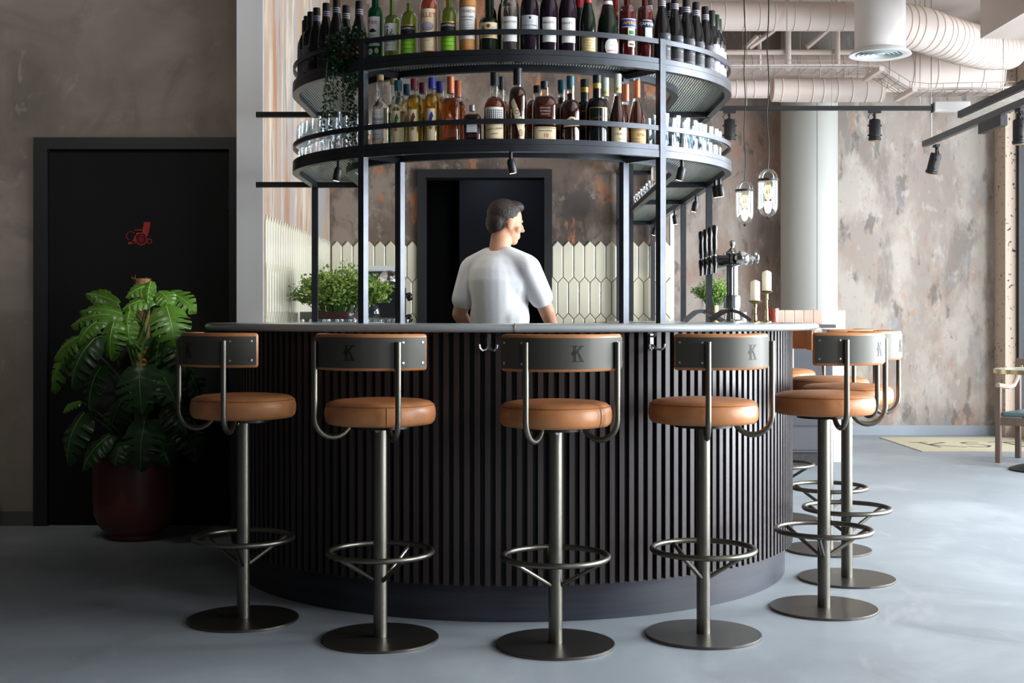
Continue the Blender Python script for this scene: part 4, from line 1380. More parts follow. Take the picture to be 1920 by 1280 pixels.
# beer tap tower
tpx, tpy = 1.075, 6.25
tap = thing('beer_tap', 'chrome fluted beer tap tower with four long black handles on the right of the bar', 'beer tap', (tpx, tpy, ZC))
MB().lathe([(0, 0), (.055, 0), (.055, .006), (.040, .014), (.036, .045), (.036, .07), (0, .07)], 32).build('base', M_chrome, tap)
MB().lathe([(0, .068), (.040, .068), (.041, .075), (.041, .122), (.038, .130), (.030, .132), (0, .132)], 48, flute=16, famp=.06).build('collar', pbr('pewter', lin(120, 122, 126), .32, 1), tap)
MB().lathe([(0, .13), (.027, .13), (.027, .275), (0, .275)], 48, flute=12, famp=.10).build('column', pbr('pewter', lin(120, 122, 126), .32, 1), tap)
b = MB()
b.tube([(0, -.27, .300), (0, -.255, .300), (0, .235, .300), (0, .25, .300)], .034, 24)
b.build('tap_bar', M_chrome, tap)
MB().box(-.058, -.02, -.25, .23, .272, .322).build('tap_block', pbr('black_enamel', lin(16, 16, 18), .2), tap, bevel=.006)
MB().lathe([(0, .328), (.044, .328), (.044, .336), (.026, .344), (.016, .356), (.008, .364), (.008, .370), (.0135, .378), (.015, .386), (.0125, .394), (.007, .399), (0, .401)], 24).build('finial', M_chrome, tap)
M_blk = pbr('black_handle', lin(14, 14, 15), .22, spec=.6)
for i in range(4):
    y = -.235 + .145 * i
    MB().tube([(-.05, y, .300), (-.115, y, .304)], .013, 14).build('tap_arm', M_blk, tap)
    M = Matrix.Translation((-.122, y, 0)) @ Matrix.Rotation(R(0), 4, 'Y')
    MB().lathe([(0, .318), (.009, .318), (.0085, .335), (.012, .352), (.0115, .385), (.0095, .405), (.0135, .428), (.0145, .444), (.011, .456), (0, .459)], 18, M).build('tap_handle', M_blk, tap)
    MB().lathe([(0, .312), (.0105, .312), (.0105, .319), (0, .319)], 18, M).build('tap_ring', M_chrome, tap)
    MB().lathe([(0, .232), (.007, .232), (.0085, .262), (.012, .275), (.0135, .300), (.0115, .312), (0, .312)], 18, M).build('spout', M_blk, tap)
    MB().tube([(.03, y, .300), (.075, y, .302)], .008, 12).build('badge_stem', M_chrome, tap)
    MB().lathe([(0, 0), (.027, 0), (.029, .004), (.026, .010), (.012, .014), (0, .015)], 26, Matrix.Translation((.072, y, .304)) @ Matrix.Rotation(R(90), 4, 'Y')).build('badge', M_chrome, tap)
MB().lathe([(0, 0), (.030, 0), (.035, .006), (.030, .014), (.014, .020), (0, .021)], 28, Matrix.Translation((0, -.27, .300)) @ Matrix.Rotation(R(90), 4, 'X')).build('end_cap', M_chrome, tap)


def sheet(pts, wd, th=.016):
    """bent leather sheet: profile in x/z swept in y"""
    m = MB()
    v, f = [], []
    n = len(pts)
    for k_, (x, z) in enumerate(pts):
        x2, z2 = pts[min(k_ + 1, n - 1)]
        x1, z1 = pts[max(k_ - 1, 0)]
        dx, dz = x2 - x1, z2 - z1
        L = math.hypot(dx, dz)
        nx, nz = -dz / L * th, dx / L * th
        ww = wd * (1 - .25 * (k_ / (n - 1)))
        v += [(x, -ww / 2, z), (x, ww / 2, z), (x + nx, ww / 2, z + nz), (x + nx, -ww / 2, z + nz)]
    for k_ in range(n - 1):
        for j in range(4):
            f.append((k_ * 4 + j, k_ * 4 + 4 + j, k_ * 4 + 4 + (j + 1) % 4, k_ * 4 + (j + 1) % 4))
    f += [(0, 1, 2, 3), tuple(reversed(range(4 * n - 4, 4 * n)))]
    return m.add(v, f)


M_menu = pbr('dark_menu_leather', lin(52, 40, 38), .35, spec=.6)
for px, Y, rz, pts, lab in (
        (1374, 5.86, -12, [(0, .047), (.03, .036), (.06, .016), (.078, .001)], 'dark leather menu cover drooping to the right in front of the beer tap'),
        (1370, 5.93, 184, [(0, .047), (.03, .044), (.055, .030), (.08, .011), (.10, .002)], 'dark leather menu cover curling to the left in front of the beer tap'),
        (1322, 6.05, 4, [(-.008, .045), (.02, .035), (.05, .016), (.075, .002)], 'thin dark leather menu cover between the shelf post and the beer tap'),
        (1316, 5.72, 180, [(0, .044), (.025, .040), (.05, .020), (.07, .001)], 'grey leather menu cover fanned out furthest left of the beer tap')):
    p_ = at(px, 0, Y)
    o = sheet(pts, .10).build('menu_cover', M_menu if 'grey' not in lab else pbr('grey_leather', lin(96, 98, 104), .3), None, smooth=60)
    o.location, o.rotation_euler = (p_.x, Y, ZC), (0, 0, R(rz))
    tag(o, lab, 'menu', 'leather menu covers by the beer tap')

# candle holders, tumbler, votive, herb vase
for px, Y, h, lab in ((1416, 6.02, .092, 'shorter brass candlestick beside the beer tap'), (1437.5, 6.16, .142, 'taller brass candlestick at the right end of the bar')):
    x = at(px, 0, Y).x
    c = thing('candlestick', lab, 'candlestick', (x, Y, ZC), 0, 'brass candlesticks on the bar')
    MB().lathe([(0, 0), (.024, 0), (.024, .003), (.009, .010), (.007, h * .4), (.010, h * .42), (.006, h * .46), (.0055, h * .75), (.009, h * .78), (.0075, h * .85), (.008, h - .004), (0, h - .004)], 24).build('stem', M_brass, c)
    MB().lathe([(0, h - .006), (.012, h - .006), (.030, h + .004), (.033, h + .010), (.0305, h + .009), (.022, h + .001), (0, h + .001)], 36, flute=8, famp=.10).build('drip_tray', pbr('aged_brass', lin(120, 104, 66), .35, 1), c)
    k_ = thing('pillar_candle', 'white pillar candle on the ' + ('shorter brass stick by the beer tap' if 'shorter' in lab else 'taller brass stick at the bar end'), 'candle', (x, Y, ZC + h + .0016), 0, 'white pillar candles on the bar')
    MB().lathe([(0, 0), (.0215, 0), (.022, .002), (.022, .092), (.020, .098), (.008, .104), (0, .107)], 28).build('wax', M_candle, k_)
    MB().tube([(0, 0, .105), (.001, 0, .112)], .0009, 6).build('wick', M_ink, k_)
tb_ = MB().lathe(glass_profile(.068, .026, .030, .008, .003), 32).build('votive_tumbler', pbr('red_glass', lin(200, 92, 72), .1, trans=.6), None)
tb_.location = (at(1449, 0, 6.42).x, 6.42, ZC)
tag(tb_, 'small red glass tumbler behind the taller candlestick', 'tumbler')
vt = MB().lathe(glass_profile(.05, .018, .019, .008, .003), 24).build('votive_pot', M_white, None)
vt.location = (at(1393, 0, 6.62).x, 6.62, ZC)
tag(vt, 'small white pot just behind the beer tap tower', 'pot')


def herb(name, label, loc, potfn, n, rx, ry, h, z0, mats, seed, lean=(0, 0), sc=.018, spread=1.0):
    t = thing(name, label, 'plant', loc)
    potfn(t)
    rg = random.Random(seed)
    A, B, S = MB(), MB(), MB()
    for i in range(n):
        a, r_ = rg.uniform(0, 2 * PI), math.sqrt(rg.random())
        bx_, by_ = r_ * math.cos(a), r_ * math.sin(a)
        L = h * rg.uniform(.45, 1.0) * (1 - .25 * r_ * r_)
        tx_, ty_ = bx_ * rx * spread + lean[0] * L + rg.gauss(0, .015), by_ * ry * spread + lean[1] * L + rg.gauss(0, .015)
        p0 = Vector((bx_ * rx * .55, by_ * ry * .55, z0))
        p2 = Vector((tx_ * 1.15, ty_ * 1.1, z0 + L * (1 - .3 * r_)))
        p1 = Vector((tx_ * .7, ty_ * .7, z0 + L * .75))
        pts = [p0 * (1 - u_) ** 2 + p1 * 2 * u_ * (1 - u_) + p2 * u_ * u_ for u_ in (0, .25, .5, .75, 1)]
        S.tube(pts, .0011, 4)
        for j in range(9):
            u_ = rg.uniform(.35, 1.02)
            q = p0 * (1 - u_) ** 2 + p1 * 2 * u_ * (1 - u_) + p2 * u_ * u_
            leaflet(A if rg.random() < .6 else B, q + Vector((rg.gauss(0, .008), rg.gauss(0, .008), rg.gauss(0, .008))), sc * rg.uniform(.6, 1.3), rg, .2)
    A.build('foliage', mats[0], t, smooth=0)
    B.build('foliage', mats[1], t, smooth=0)
    S.build('stems', M_stem, t)
    return t


herb('herb_vase', 'feathery green herbs in a brass cylinder vase behind the beer tap', (at(1339, 0, 6.62).x, 6.62, ZC),
     lambda t: MB().lathe([(0, 0), (.022, 0), (.0225, .002), (.0225, .098), (.020, .098), (.020, .06), (0, .06)], 28).build('vase', M_brass, t), 170, .075, .07, .165, .085, (M_herb, M_herb2), 5, (-.05, 0), .011, 1.25)

# ================================================================== BACK BAR (left side of the niche)
bk_ = thing('back_counter', 'pale back counter along the tiled side wall behind the bar', 'counter', (0, 0, 0))
ZBK = .998
MB().box(XS + .012, -.50, 6.78, YB - .014, .955, ZBK).build('worktop', M_steel, bk_, smooth=0)
MB().box(XS + .012, -.53, 6.80, YB - .014, 0, .954).build('carcass', M_dark, bk_, smooth=0)
for i in range(9):
    x = -1.10 + .070 * i
    if x > -.52: break
    place(stub, 'upturned ribbed tumbler in the row on the back counter, %s from the side wall' % ordn(i), x, 6.84, ZBK + .0005, .3 * i, 'tumblers on the back counter')
for i in range(7):
    place(stub, 'ribbed tumbler in the second row on the back counter, %s from the side wall' % ordn(i), -1.065 + .070 * i, 6.915, ZBK + .0005, .3 * i, 'tumblers on the back counter')
for i, (px, Y) in enumerate(((668, 7.15), (697, 7.2))):
    bl = glass('balloon_glass', [(0, 0), (.033, 0), (.034, .003), (.006, .008), (.004, .06), (.02, .072), (.043, .10), (.047, .125), (.040, .155), (.034, .172), (.0325, .172), (.0385, .155), (.0455, .125), (.0415, .102), (.018, .075), (0, .068)], M_glass2)
    bl.location = (at(px, 0, Y).x, Y, ZBK + .0005)
    tag(bl, 'stemmed balloon glass in front of the espresso machine, %s one' % ['left', 'right'][i], 'glass', 'balloon glasses on the back counter')
gb = MB().box(-.05, .05, -.06, .06, 0, .135).build('tin_box', pbr('grey_tin', lin(168, 172, 164), .4), None, smooth=0, bevel=.004)
gb.location = (at(581, 0, 7.55).x, 7.55, ZBK + .0005)
tag(gb, 'small pale grey box left of the herb planter on the back counter', 'box')


def trough(t):
    MB().lathe([(0, 0), (.105, 0), (.115, .004), (.150, .135), (.142, .135), (.11, .03), (0, .03)], 36, sx=1.0, sy=.8).build('bowl', pbr('brown_bowl', lin(74, 46, 42), .45), t)
    MB().lathe([(0, .10), (.13, .105), (.128, .112), (0, .118)], 30, sx=1, sy=.78).build('soil', M_soil, t)


herb('herb_planter', 'bushy planter of mixed green herbs in a brown bowl on the back counter', (at(637, 0, 7.35).x, 7.35, ZBK + .0005), trough, 440, .235, .15, .33, .11, (M_herb, M_herb2), 11, (.08, -.15), .021, 1.12)

# espresso machine
es = thing('espresso_machine', 'dark espresso machine with chrome domed group and black knobs behind the herbs', 'espresso machine', (at(728, 0, 8.35).x, 8.35, ZBK + .0005))
MB().box(-.16, .115, -.17, .2, .03, .10).build('drip_tray', M_steel, es, smooth=0, bevel=.004)
MB().box(-.15, .10, .0, .2, .10, .30).build('body', pbr('machine_black', lin(38, 40, 42), .3, .3), es, smooth=0, bevel=.006)
MB().box(-.155, .075, -.16, .2, .295, .318).build('top_plate', M_steel, es, smooth=0, bevel=.003)
MB().box(-.15, .08, -.10, .2, .40, .435).build('cup_rack', pbr('rack_white', lin(196, 198, 200), .4), es, smooth=0)
MB().box(-.15, .08, .05, .19, .318, .40).build('boiler_cover', pbr('machine_grey', lin(90, 92, 94), .35, .5), es, smooth=0)
MB().lathe([(0, 0), (.075, 0), (.078, .012), (.07, .04), (.045, .066), (.015, .078), (0, .08)], 30, Matrix.Translation((.02, -.14, .325))).build('group_dome', M_chrome, es)
for z in (.06, .20):
    k_ = MB().lathe([(0, 0), (.024, 0), (.028, .01), (.026, .028), (.018, .036), (0, .038)], 22, Matrix.Translation((.13, -.12, z + .03)) @ Matrix.Rotation(R(70), 4, 'Y')).build('steam_knob', M_blk, es)
    MB().tube([(.09, -.12, z + .03), (.132, -.12, z + .03)], .007, 10).build('knob_stem', M_chrome, es)
MB().tube([(.10, -.14, .10), (.125, -.16, .06), (.14, -.17, -.0 + .012)], .005, 8).build('steam_wand', M_chrome, es)
for s in (-1, 1):
    MB().box(-.14 if s < 0 else .07, -.11 if s < 0 else .10, -.15, .18, 0, .03).build('foot', M_blackmetal, es, smooth=0)

# ================================================================== RIGHT-HAND SIDE OF THE ROOM
# dark service cabinet in front of the low divider
cx0, cx1 = at(1462, 0, 9.5).x, at(1561, 0, 9.5).x
cb = thing('service_cabinet', 'dark grey service cabinet beyond the right end of the bar', 'cabinet', (0, 0, 0))
M_cab = pbr('dark_grey_panel', lin(74, 74, 78), .5)
MB().box(cx0, cx1, 9.5, 9.735, .10, 1.012).build('carcass', M_cab, cb, smooth=0)
MB().box(cx0, cx1 + .02, 9.48, 9.735, 1.022, 1.048).build('top', pbr('cabinet_top', lin(62, 62, 64), .4), cb, smooth=0)
MB().box(cx0, cx1 - .02, 9.52, 9.735, 0, .10).build('plinth', pbr('cabinet_plinth', lin(40, 40, 42), .6, var=(40, .5)), cb, smooth=0)
MB().box(cx0 + .02, cx1 - .02, 9.485, 9.499, .30, .98).build('door', pbr('cabinet_door', lin(66, 66, 70), .45), cb, smooth=0)
MB().box(cx0 + .02, cx1 - .02, 9.485, 9.499, .12, .285).build('drawer', M_cab, cb, smooth=0)

# floor mat with large thin lettering
mt = thing('floor_mat', 'cream doormat with thin dark lettering on the floor by the right wall', 'mat', (3.98, 11.1, 0))
MB().box(-.62, .60, -.62, .60, .0005, .006).build('mat_base', pbr('coir_mat', lin(188, 179, 152), .9, var=(60, .1)), mt, smooth=0)
lm = MB()


def floor_stroke(pts, wd=.026):
    for (xa, ya), (xb, yb) in zip(pts, pts[1:]):
        L = math.hypot(xb - xa, yb - ya)
        nx, ny = -(yb - ya) / L * wd / 2, (xb - xa) / L * wd / 2
        lm.prism([(xa + nx, ya + ny), (xb + nx, yb + ny), (xb - nx, yb - ny), (xa - nx, ya - ny)], .006, .0068)


for s in ([(-.42, .12), (-.36, -.30)], [(-.39, -.08), (-.19, .12)], [(-.39, -.08), (-.14, -.30)], [(-.5, .12), (-.34, .12)],
          [(.10, .10), (.02, .15), (-.06, .08), (-.04, -.02), (.06, -.08), (.10, -.18), (.04, -.28), (-.06, -.28), (-.10, -.20)],
          [(.20, .14), (.46, .14)], [(.33, .14), (.36, -.30)], [(.52, .02), (.60, -.2)]):
    floor_stroke(s)
lm.build('lettering', M_ink, mt, smooth=0)

# café table at the right edge
tb2 = thing('cafe_table', 'round cafe table with a brass edge at the right edge of the room', 'table', (3.84, 9.2, 0))
MB().lathe([(0, .700), (.352, .700), (.352, .728), (0, .728)], 64).build('table_top', pbr('table_stone', lin(206, 220, 216), .12), tb2)
MB().lathe([(.352, .698), (.356, .698), (.356, .729), (.352, .729)], 64).build('edge_band', M_brass, tb2)
MB().lathe([(0, .03), (.03, .03), (.03, .70), (0, .70)], 24).build('pedestal', M_blackmetal, tb2)
MB().lathe([(0, 0), (.25, 0), (.255, .01), (.20, .03), (.05, .045), (0, .045)], 48).build('base', M_blackmetal, tb2)

# wooden chair behind the table, facing left
ch = thing('wooden_chair', 'grey-brown low wooden armchair with a teal seat pad beside the brass-edged table', 'chair', (4.02, 9.71, 0), R(50))
M_wood = pbr('grey_brown_wood', lin(104, 86, 75), .5, var=(10, .2, (1, 1, .2)))
M_woodl = pbr('pale_wood', lin(176, 152, 134), .45)
for x, y, z in ((-.22, -.25, .575), (-.22, .25, .575), (.22, -.25, .74), (.22, .25, .74)):
    MB().box(x - .02, x + .02, y - .02, y + .02, 0, z).build('leg', M_wood, ch, smooth=0, bevel=.004)
for y in (-.25, .25):
    MB().box(-.20, .20, y - .014, y + .014, .275, .345).build('side_rail', M_wood, ch, smooth=0)
    pts = [(-.24, y, .588), (-.10, y, .575), (.02, y, .565), (.12, y, .575), (.19, y, .62), (.235, y, .70), (.245, y, .76)]
    MB().tube(pts, .019, 8).build('armrest', M_woodl, ch)
MB().box(-.235, -.205, -.23, .23, .285, .345).build('front_rail', M_wood, ch, smooth=0)
MB().box(-.22, .20, -.228, .228, .350, .385).build('seat', pbr('teal_pad', lin(84, 106, 108), .4), ch, smooth=0, bevel=.012)
MB().box(.205, .235, -.27, .27, .66, .78).build('backrest', M_wood, ch, smooth=0, bevel=.008)
for y in (-.22, .22):
    MB().ell((.200, y, .72), (.006, .012, .012), 12, 8).build('brass_bolt', M_brass, ch)

# dark chair only just in frame at the far left
lc = thing('dark_side_chair', 'dark chair cut off by the left edge below the plaster wall', 'chair', (-2.93, 6.42, 0))
for x, y in ((.20, -.18), (.20, .18), (-.20, -.18), (-.20, .18)):
    MB().box(x - .014, x + .014, y - .014, y + .014, 0, .28 if x > 0 else .75).build('leg', pbr('dark_chair_wood', lin(58, 52, 46), .5), lc, smooth=0)
MB().box(-.22, .235, -.21, .21, .28, .315).build('seat', pbr('dark_chair_seat', lin(40, 36, 32), .5), lc, smooth=0, bevel=.01)
MB().box(-.215, -.19, -.2, .2, .5, .75).build('backrest', pbr('dark_chair_wood', lin(58, 52, 46), .5), lc, smooth=0)

# glass pendant lamps
for i, (Y, lab) in enumerate(((9.0, 'nearer clear glass capsule pendant lamp, right one of the pair'), (9.9, 'farther clear glass capsule pendant lamp, left one of the pair'))):
    pd = thing('pendant_lamp', lab, 'pendant lamp', (1.80, Y, 0), 0, 'glass capsule pendants')
    zt_ = 2.15 if i == 0 else 2.165
    r_ = .070
    prof = [(0, zt_ - .345), (.03, zt_ - .338), (.055, zt_ - .318), (.068, zt_ - .285), (r_, zt_ - .25), (r_, zt_ - .085), (.066, zt_ - .055), (.052, zt_ - .028), (.03, zt_ - .012), (.012, zt_ - .006)]
    MB().lathe(prof, 40).build('glass_shade', M_glass, pd)
    MB().lathe([(.0695, zt_ - .094), (.0745, zt_ - .094), (.0745, zt_ - .076), (.0695, zt_ - .076)], 40).build('metal_band', M_blackmetal, pd)
    MB().tube([(.040 * math.cos(a), 0, zt_ - .075 + .055 * math.sin(a)) for a in [PI * k_ / 14 for k_ in range(15)]], .0045, 8).build('arch_bracket', M_steel, pd)
    MB().lathe([(0, zt_ - .094), (.062, zt_ - .094), (.062, zt_ - .086), (0, zt_ - .086)], 32).build('lamp_plate', M_steel, pd)
    fl = MB()
    for k_ in range(10):
        a = 2 * PI * k_ / 10
        fl.tube([(.016 * math.cos(a), .016 * math.sin(a), zt_ - .12), (.030 * math.cos(a), .030 * math.sin(a), zt_ - .16), (.016 * math.cos(a + .6), .016 * math.sin(a + .6), zt_ - .205)], .0022, 6)
    MB().lathe([(0, zt_ - .225), (.024, zt_ - .215), (.041, zt_ - .18), (.041, zt_ - .14), (.024, zt_ - .115), (.016, zt_ - .096), (0, zt_ - .095)], 28).build('bulb', M_glass, pd)
    fl.build('filament', M_bulb, pd)
    MB().lathe([(0, zt_ - .362), (.006, zt_ - .36), (.013, zt_ - .35), (.010, zt_ - .343), (0, zt_ - .343)], 14).build('finial', M_blackmetal, pd)
    MB().tube([(.006 * math.sin(k_ * 1.3), .004 * math.cos(k_ * 1.7), zt_ - .012 + (CEIL - zt_ + .01) * k_ / 16) for k_ in range(17)], .0042, 6).build('cord', M_blackmetal, pd)
    l = bpy.data.lights.new('pendant_glow', 'POINT')
    l.energy, l.color, l.shadow_soft_size = 1.5, (1, .82, .58), .03
    lo_ = bpy.data.objects.new('pendant_glow', l)
    COL.objects.link(lo_)
    lo_.location = (1.80, Y, zt_ - .24)


# light tracks and their spots
def track_spot(name, label, loc, tilt_y, tilt_x, rz=0):
    t = thing(name, label, 'spotlight', loc, rz, 'black track spotlights')
    MB().box(-.05, .05, -.016, .016, -.022, 0).build('adapter', M_blackmetal, t, smooth=0)
    MB().tube([(0, 0, -.02), (0, 0, -.075)], .011, 12).build('stem', M_blackmetal, t)
    MB().tube([(-.03, 0, -.02), (-.055, 0, -.05), (-.04, -.01, -.085), (-.005, -.01, -.06), (-.02, 0, -.03)], .004, 6).build('cable_loop', M_blackmetal, t)
    M = Matrix.Translation((0, 0, -.075)) @ Matrix.Rotation(R(tilt_y), 4, 'Y') @ Matrix.Rotation(R(tilt_x), 4, 'X')
    MB().lathe([(0, -.175), (.046, -.175), (.052, -.168), (.052, -.152), (.047, -.148), (.047, -.012), (.040, 0), (0, 0)], 28, M).build('lamp_body', M_blackmetal, t)
    MB().lathe([(0, -.178), (.042, -.178), (.042, -.1755), (0, -.1755)], 24, M).build('lens', pbr('amber_reflector', lin(150, 116, 70), .3, .6), t)
    for z in (-.05, -.13):
        MB().tube([(-.058, 0, z), (.058, 0, z)], .007, 8, M=M).build('thumb_screw', M_blackmetal, t)
    return t


YT, zT = 10.62, EYE + 392 / FPX * 10.62
x0, x1 = at(1300, 0, YT).x, at(1747, 0, YT).x
t1 = thing('light_track', 'long black lighting track running across the pale rear wall', 'lighting track', (0, 0, 0))
MB().box(x0, x1, YT - .018, YT + .018, zT - .018, zT + .018).build('rail', M_blackmetal, t1, smooth=0)
MB().box(x1 + .001, x1 + .012, YT - .03, YT + .03, zT - .035, zT + .04).build('end_plate', M_blackmetal, t1, smooth=0)
MB().box(x1 + .012, x1 + .31, YT - .04, YT + .04, zT - .028, zT + .055).build('driver_box', M_white, t1, smooth=0, bevel=.01)
for px in (1400, 1560, 1725):
    MB().tube([(at(px, 0, YT).x, YT, zT + .018), (at(px, 0, YT).x, YT, CEIL)], .003, 6).build('hanger', M_steel, t1)
track_spot('track_spotlight', 'black spotlight on the long track at the tip of the gantry', (at(1368, 0, YT).x, YT, zT - .0185), 0, 0)
track_spot('track_spotlight', 'black spotlight hanging mid-way on the long track before the column', (at(1640, 0, YT).x, YT, zT - .0185), 0, 0)
XT, zT2 = 3.57, 2.60
t2 = thing('light_track', 'grey lighting track running towards the viewer along the window side', 'lighting track', (0, 0, 0))
MB().box(XT - .02, XT + .02, 7.2, 11.08, zT2 - .025, zT2 + .025).build('rail', pbr('track_grey', lin(78, 78, 80), .45, .2), t2, smooth=0)
MB().box(XT - .02, XT + .03, 9.3, 9.75, zT2 - .105, zT2 - .026).build('driver_box', M_blackmetal, t2, smooth=0)
for y in (10.9, 8.2):
    MB().tube([(XT, y, zT2 + .025), (XT, y, CEIL)], .004, 6).build('hanger', M_steel, t2)
track_spot('track_spotlight', 'black spotlight tilted at the far end of the window-side track', (XT + .05, 10.92, zT2 - .0255), -14, 10, R(90))
track_spot('track_spotlight', 'black spotlight cut off by the right edge on the window-side track', (XT + .02, 9.05, zT2 - .0255), 0, 0, R(90))
bf = thing('suspended_panel', 'long speckled panel hung under the ceiling near the windows', 'panel', (0, 0, 0))
MB().box(3.675, 3.93, 7.4, 10.5, 2.73, 2.765).build('board', pbr('speckled_board', lin(160, 154, 146), .6, var=(24, .25)), bf, smooth=0)
MB().box(3.655, 3.674, 7.4, 10.5, 2.735, 2.79).build('edge_strip', M_blackmetal, bf, smooth=0)
for y in (9.9, 8.3):
    MB().tube([(3.8, y, 2.765), (3.8, y, CEIL)], .003, 6).build('hanger', M_steel, bf)


# ================================================================== DUCTS AND SERVICES
def duct(name, label, pts, r_, pitch=.28, grp=None):
    """round duct with pressed seams"""
    P = [Vector(p) for p in pts]
    fine = []
    for a, b in zip(P, P[1:]):
        k_ = max(2, int((b - a).length / .03))
        fine += [a + (b - a) * i / k_ for i in range(k_)]
    fine.append(P[-1])
    for _ in range(6):
        fine = [fine[0]] + [(fine[i - 1] + fine[i] * 2 + fine[i + 1]) / 4 for i in range(1, len(fine) - 1)] + [fine[-1]]
    t = thing(name, label, 'duct', (0, 0, 0), 0, grp)
    sm_ = MB().tube(fine, r_, 32)
    acc, nxt = 0, pitch / 2
    for a, b in zip(fine, fine[1:]):
        acc += (b - a).length
        if acc >= nxt:
            d = (b - a).normalized()
            sm_.tube([b - d * .006, b, b + d * .006], lambda u_: r_ + .0055 * (1 - abs(2 * u_ - 1)), 32)
            nxt += pitch
    sm_.build('duct_run', M_duct, t, smooth=60)
    for q in (fine[len(fine) // 4], fine[(len(fine) * 3) // 4]):
        MB().tube([(q.x, q.y, q.z + r_ - .003), (q.x, q.y, CEIL)], .004, 6).build('hanger_rod', M_steel, t)
    return t


duct('air_duct', 'pale round air duct running across the ceiling from the bottle gantry to the large vent', [at(1180, 30, 10.2), at(1400, 31, 10.2), at(1680, 31, 10.2)], .114, .135)
vy = 8.9
vx = at(1650, 0, vy).x
vz = EYE + (595 - 101) / FPX * vy
vd = thing('air_vent', 'large round ceiling vent with a white ringed diffuser at top right', 'vent', (vx, vy, 0))
MB().lathe([(0, vz + .02), (.170, vz + .02), (.172, vz + .1), (.172, CEIL - .002), (0, CEIL - .002)], 40).build('drop_duct', pbr('vent_duct', lin(206, 200, 196), .5, var=(4, .08, (1, 1, .3))), vd)
MB().lathe([(.150, vz + .004), (.205, vz - .012), (.212, vz - .010), (.205, vz + .004), (.172, vz + .03), (.150, vz + .03)], 48).build('diffuser_rim', M_white, vd)
vr = MB()
for rr2 in (.045, .075, .105, .135):
    vr.lathe([(rr2, vz + .012), (rr2 + .020, vz - .008), (rr2 + .022, vz - .006), (rr2 + .004, vz + .016)], 44)
vr.lathe([(0, vz - .004), (.030, vz - .004), (.034, vz), (.02, vz + .006), (0, vz + .006)], 30)
vr.build('diffuser_vanes', pbr('vane_grey', lin(176, 186, 186), .4), vd)
MB().lathe([(0, vz + .0185), (.166, vz + .0185), (.166, vz + .0195), (0, vz + .0195)], 40).build('throat', pbr('vent_throat', lin(84, 92, 94), .7), vd)
duct('air_duct', 'fat pale ribbed duct curving away right behind the large ceiling vent', [at(1640, 40, 9.55), at(1730, 55, 9.7), at(1800, 80, 10.0), at(1850, 92, 10.45), at(1892, 92, 10.7)], .165, .075)
duct('air_duct', 'slim pale duct low along the rear wall behind the pendant lamps', [at(1250, 166, 10.85), at(1440, 167, 10.85)], .078, .16)
duct('air_duct', 'wider pale duct continuing low along the rear wall past the column', [at(1448, 168, 10.9), at(1480, 169, 10.9), at(1655, 169, 10.9)], .102, .12)
duct('air_duct', 'broad pale duct high on the rear wall behind the cable tray', [at(1250, 135, 11.2), at(1872, 135, 11.2)], .175, .2)
pp = thing('sprinkler_pipe', 'thin horizontal sprinkler pipe under the ceiling ducts', 'pipe', (0, 0, 0))
MB().tube([at(1250, 98, 10.73), at(1640, 98, 10.73)], .022, 14).build('pipe_run', M_duct, pp)
for px in (1478, 1570):
    a = at(px, 98, 10.69)
    z1_ = EYE + (595 - 127) / FPX * 10.69
    MB().tube([(a.x, 10.69, CEIL), (a.x, 10.69, z1_)], .024, 12).build('drop_pipe', M_duct, pp)
    MB().lathe([(0, -.014), (.032, -.014), (.034, 0), (.032, .014), (0, .014)], 22, Matrix.Translation((a.x, 10.69, z1_)) @ Matrix.Rotation(R(90), 4, 'X')).build('end_disc', M_duct, pp)
br = thing('ceiling_brace', 'three slanting pale ceiling braces above the sprinkler pipe', 'brace', (0, 0, 0))
for (a, b) in (((1452, 56), (1405, 90)), ((1552, 56), (1512, 90)), ((1420, 68), (1398, 90))):
    MB().tube([at(a[0], a[1], 10.75), at(b[0], b[1], 10.75)], .020, 4).build('strut', M_duct, br, smooth=0)
MB().tube([at(1424, 66, 10.79), at(1424, 132, 10.79)], .018, 4).build('upright', M_duct, br, smooth=0)
tr_ = thing('cable_tray', 'pale wire-mesh cable tray stepping down along the rear wall', 'cable tray', (0, 0, 0))
pth = [at(1250, 132, 10.35), at(1600, 133, 10.35), at(1635, 134, 10.35), at(1695, 172, 10.35), at(1730, 176, 10.35), at(1890, 172, 10.35)]
wm_ = MB()
for j, (dy, dz_) in enumerate(((-.15, .055), (-.15, 0), (-.09, 0), (-.03, 0), (.03, 0), (.09, 0), (.15, 0), (.15, .055))):
    wm_.tube([(p_.x, p_.y + dy, p_.z + dz_) for p_ in pth], .0028, 5)
for a, b in zip(pth, pth[1:]):
    k_ = max(1, int((b - a).length / .1))
    for i in range(k_):
        q = a + (b - a) * i / k_
        wm_.tube([(q.x, q.y - .15, q.z + .055), (q.x, q.y - .15, q.z), (q.x, q.y + .15, q.z), (q.x, q.y + .15, q.z + .055)], .0026, 5)
wm_.build('wire_mesh', pbr('tray_wire', lin(150, 138, 130), .5), tr_, smooth=0)
cm_ = MB()
rg = random.Random(9)
for j in range(3):
    cm_.tube([(p_.x, p_.y - .10 + .035 * j + rg.uniform(-.01, .01), p_.z + .012 + rg.uniform(0, .02)) for p_ in pth], .007, 6)
cm_.build('cables', pbr('pale_cable', lin(206, 194, 188), .6), tr_)
for a in (pth[2], pth[3]):
    MB().box(a.x - .02, a.x + .02, a.y - .28, a.y + .2, a.z - .045, a.z - .012).build('support_bracket', M_duct, tr_, smooth=0)
for q in (pth[1] + Vector((-.6, 0, 0)), pth[3]):
    MB().tube([(q.x, q.y - .29, q.z), (q.x, q.y - .29, CEIL)], .004, 6).build('hanger_rod', M_steel, tr_)
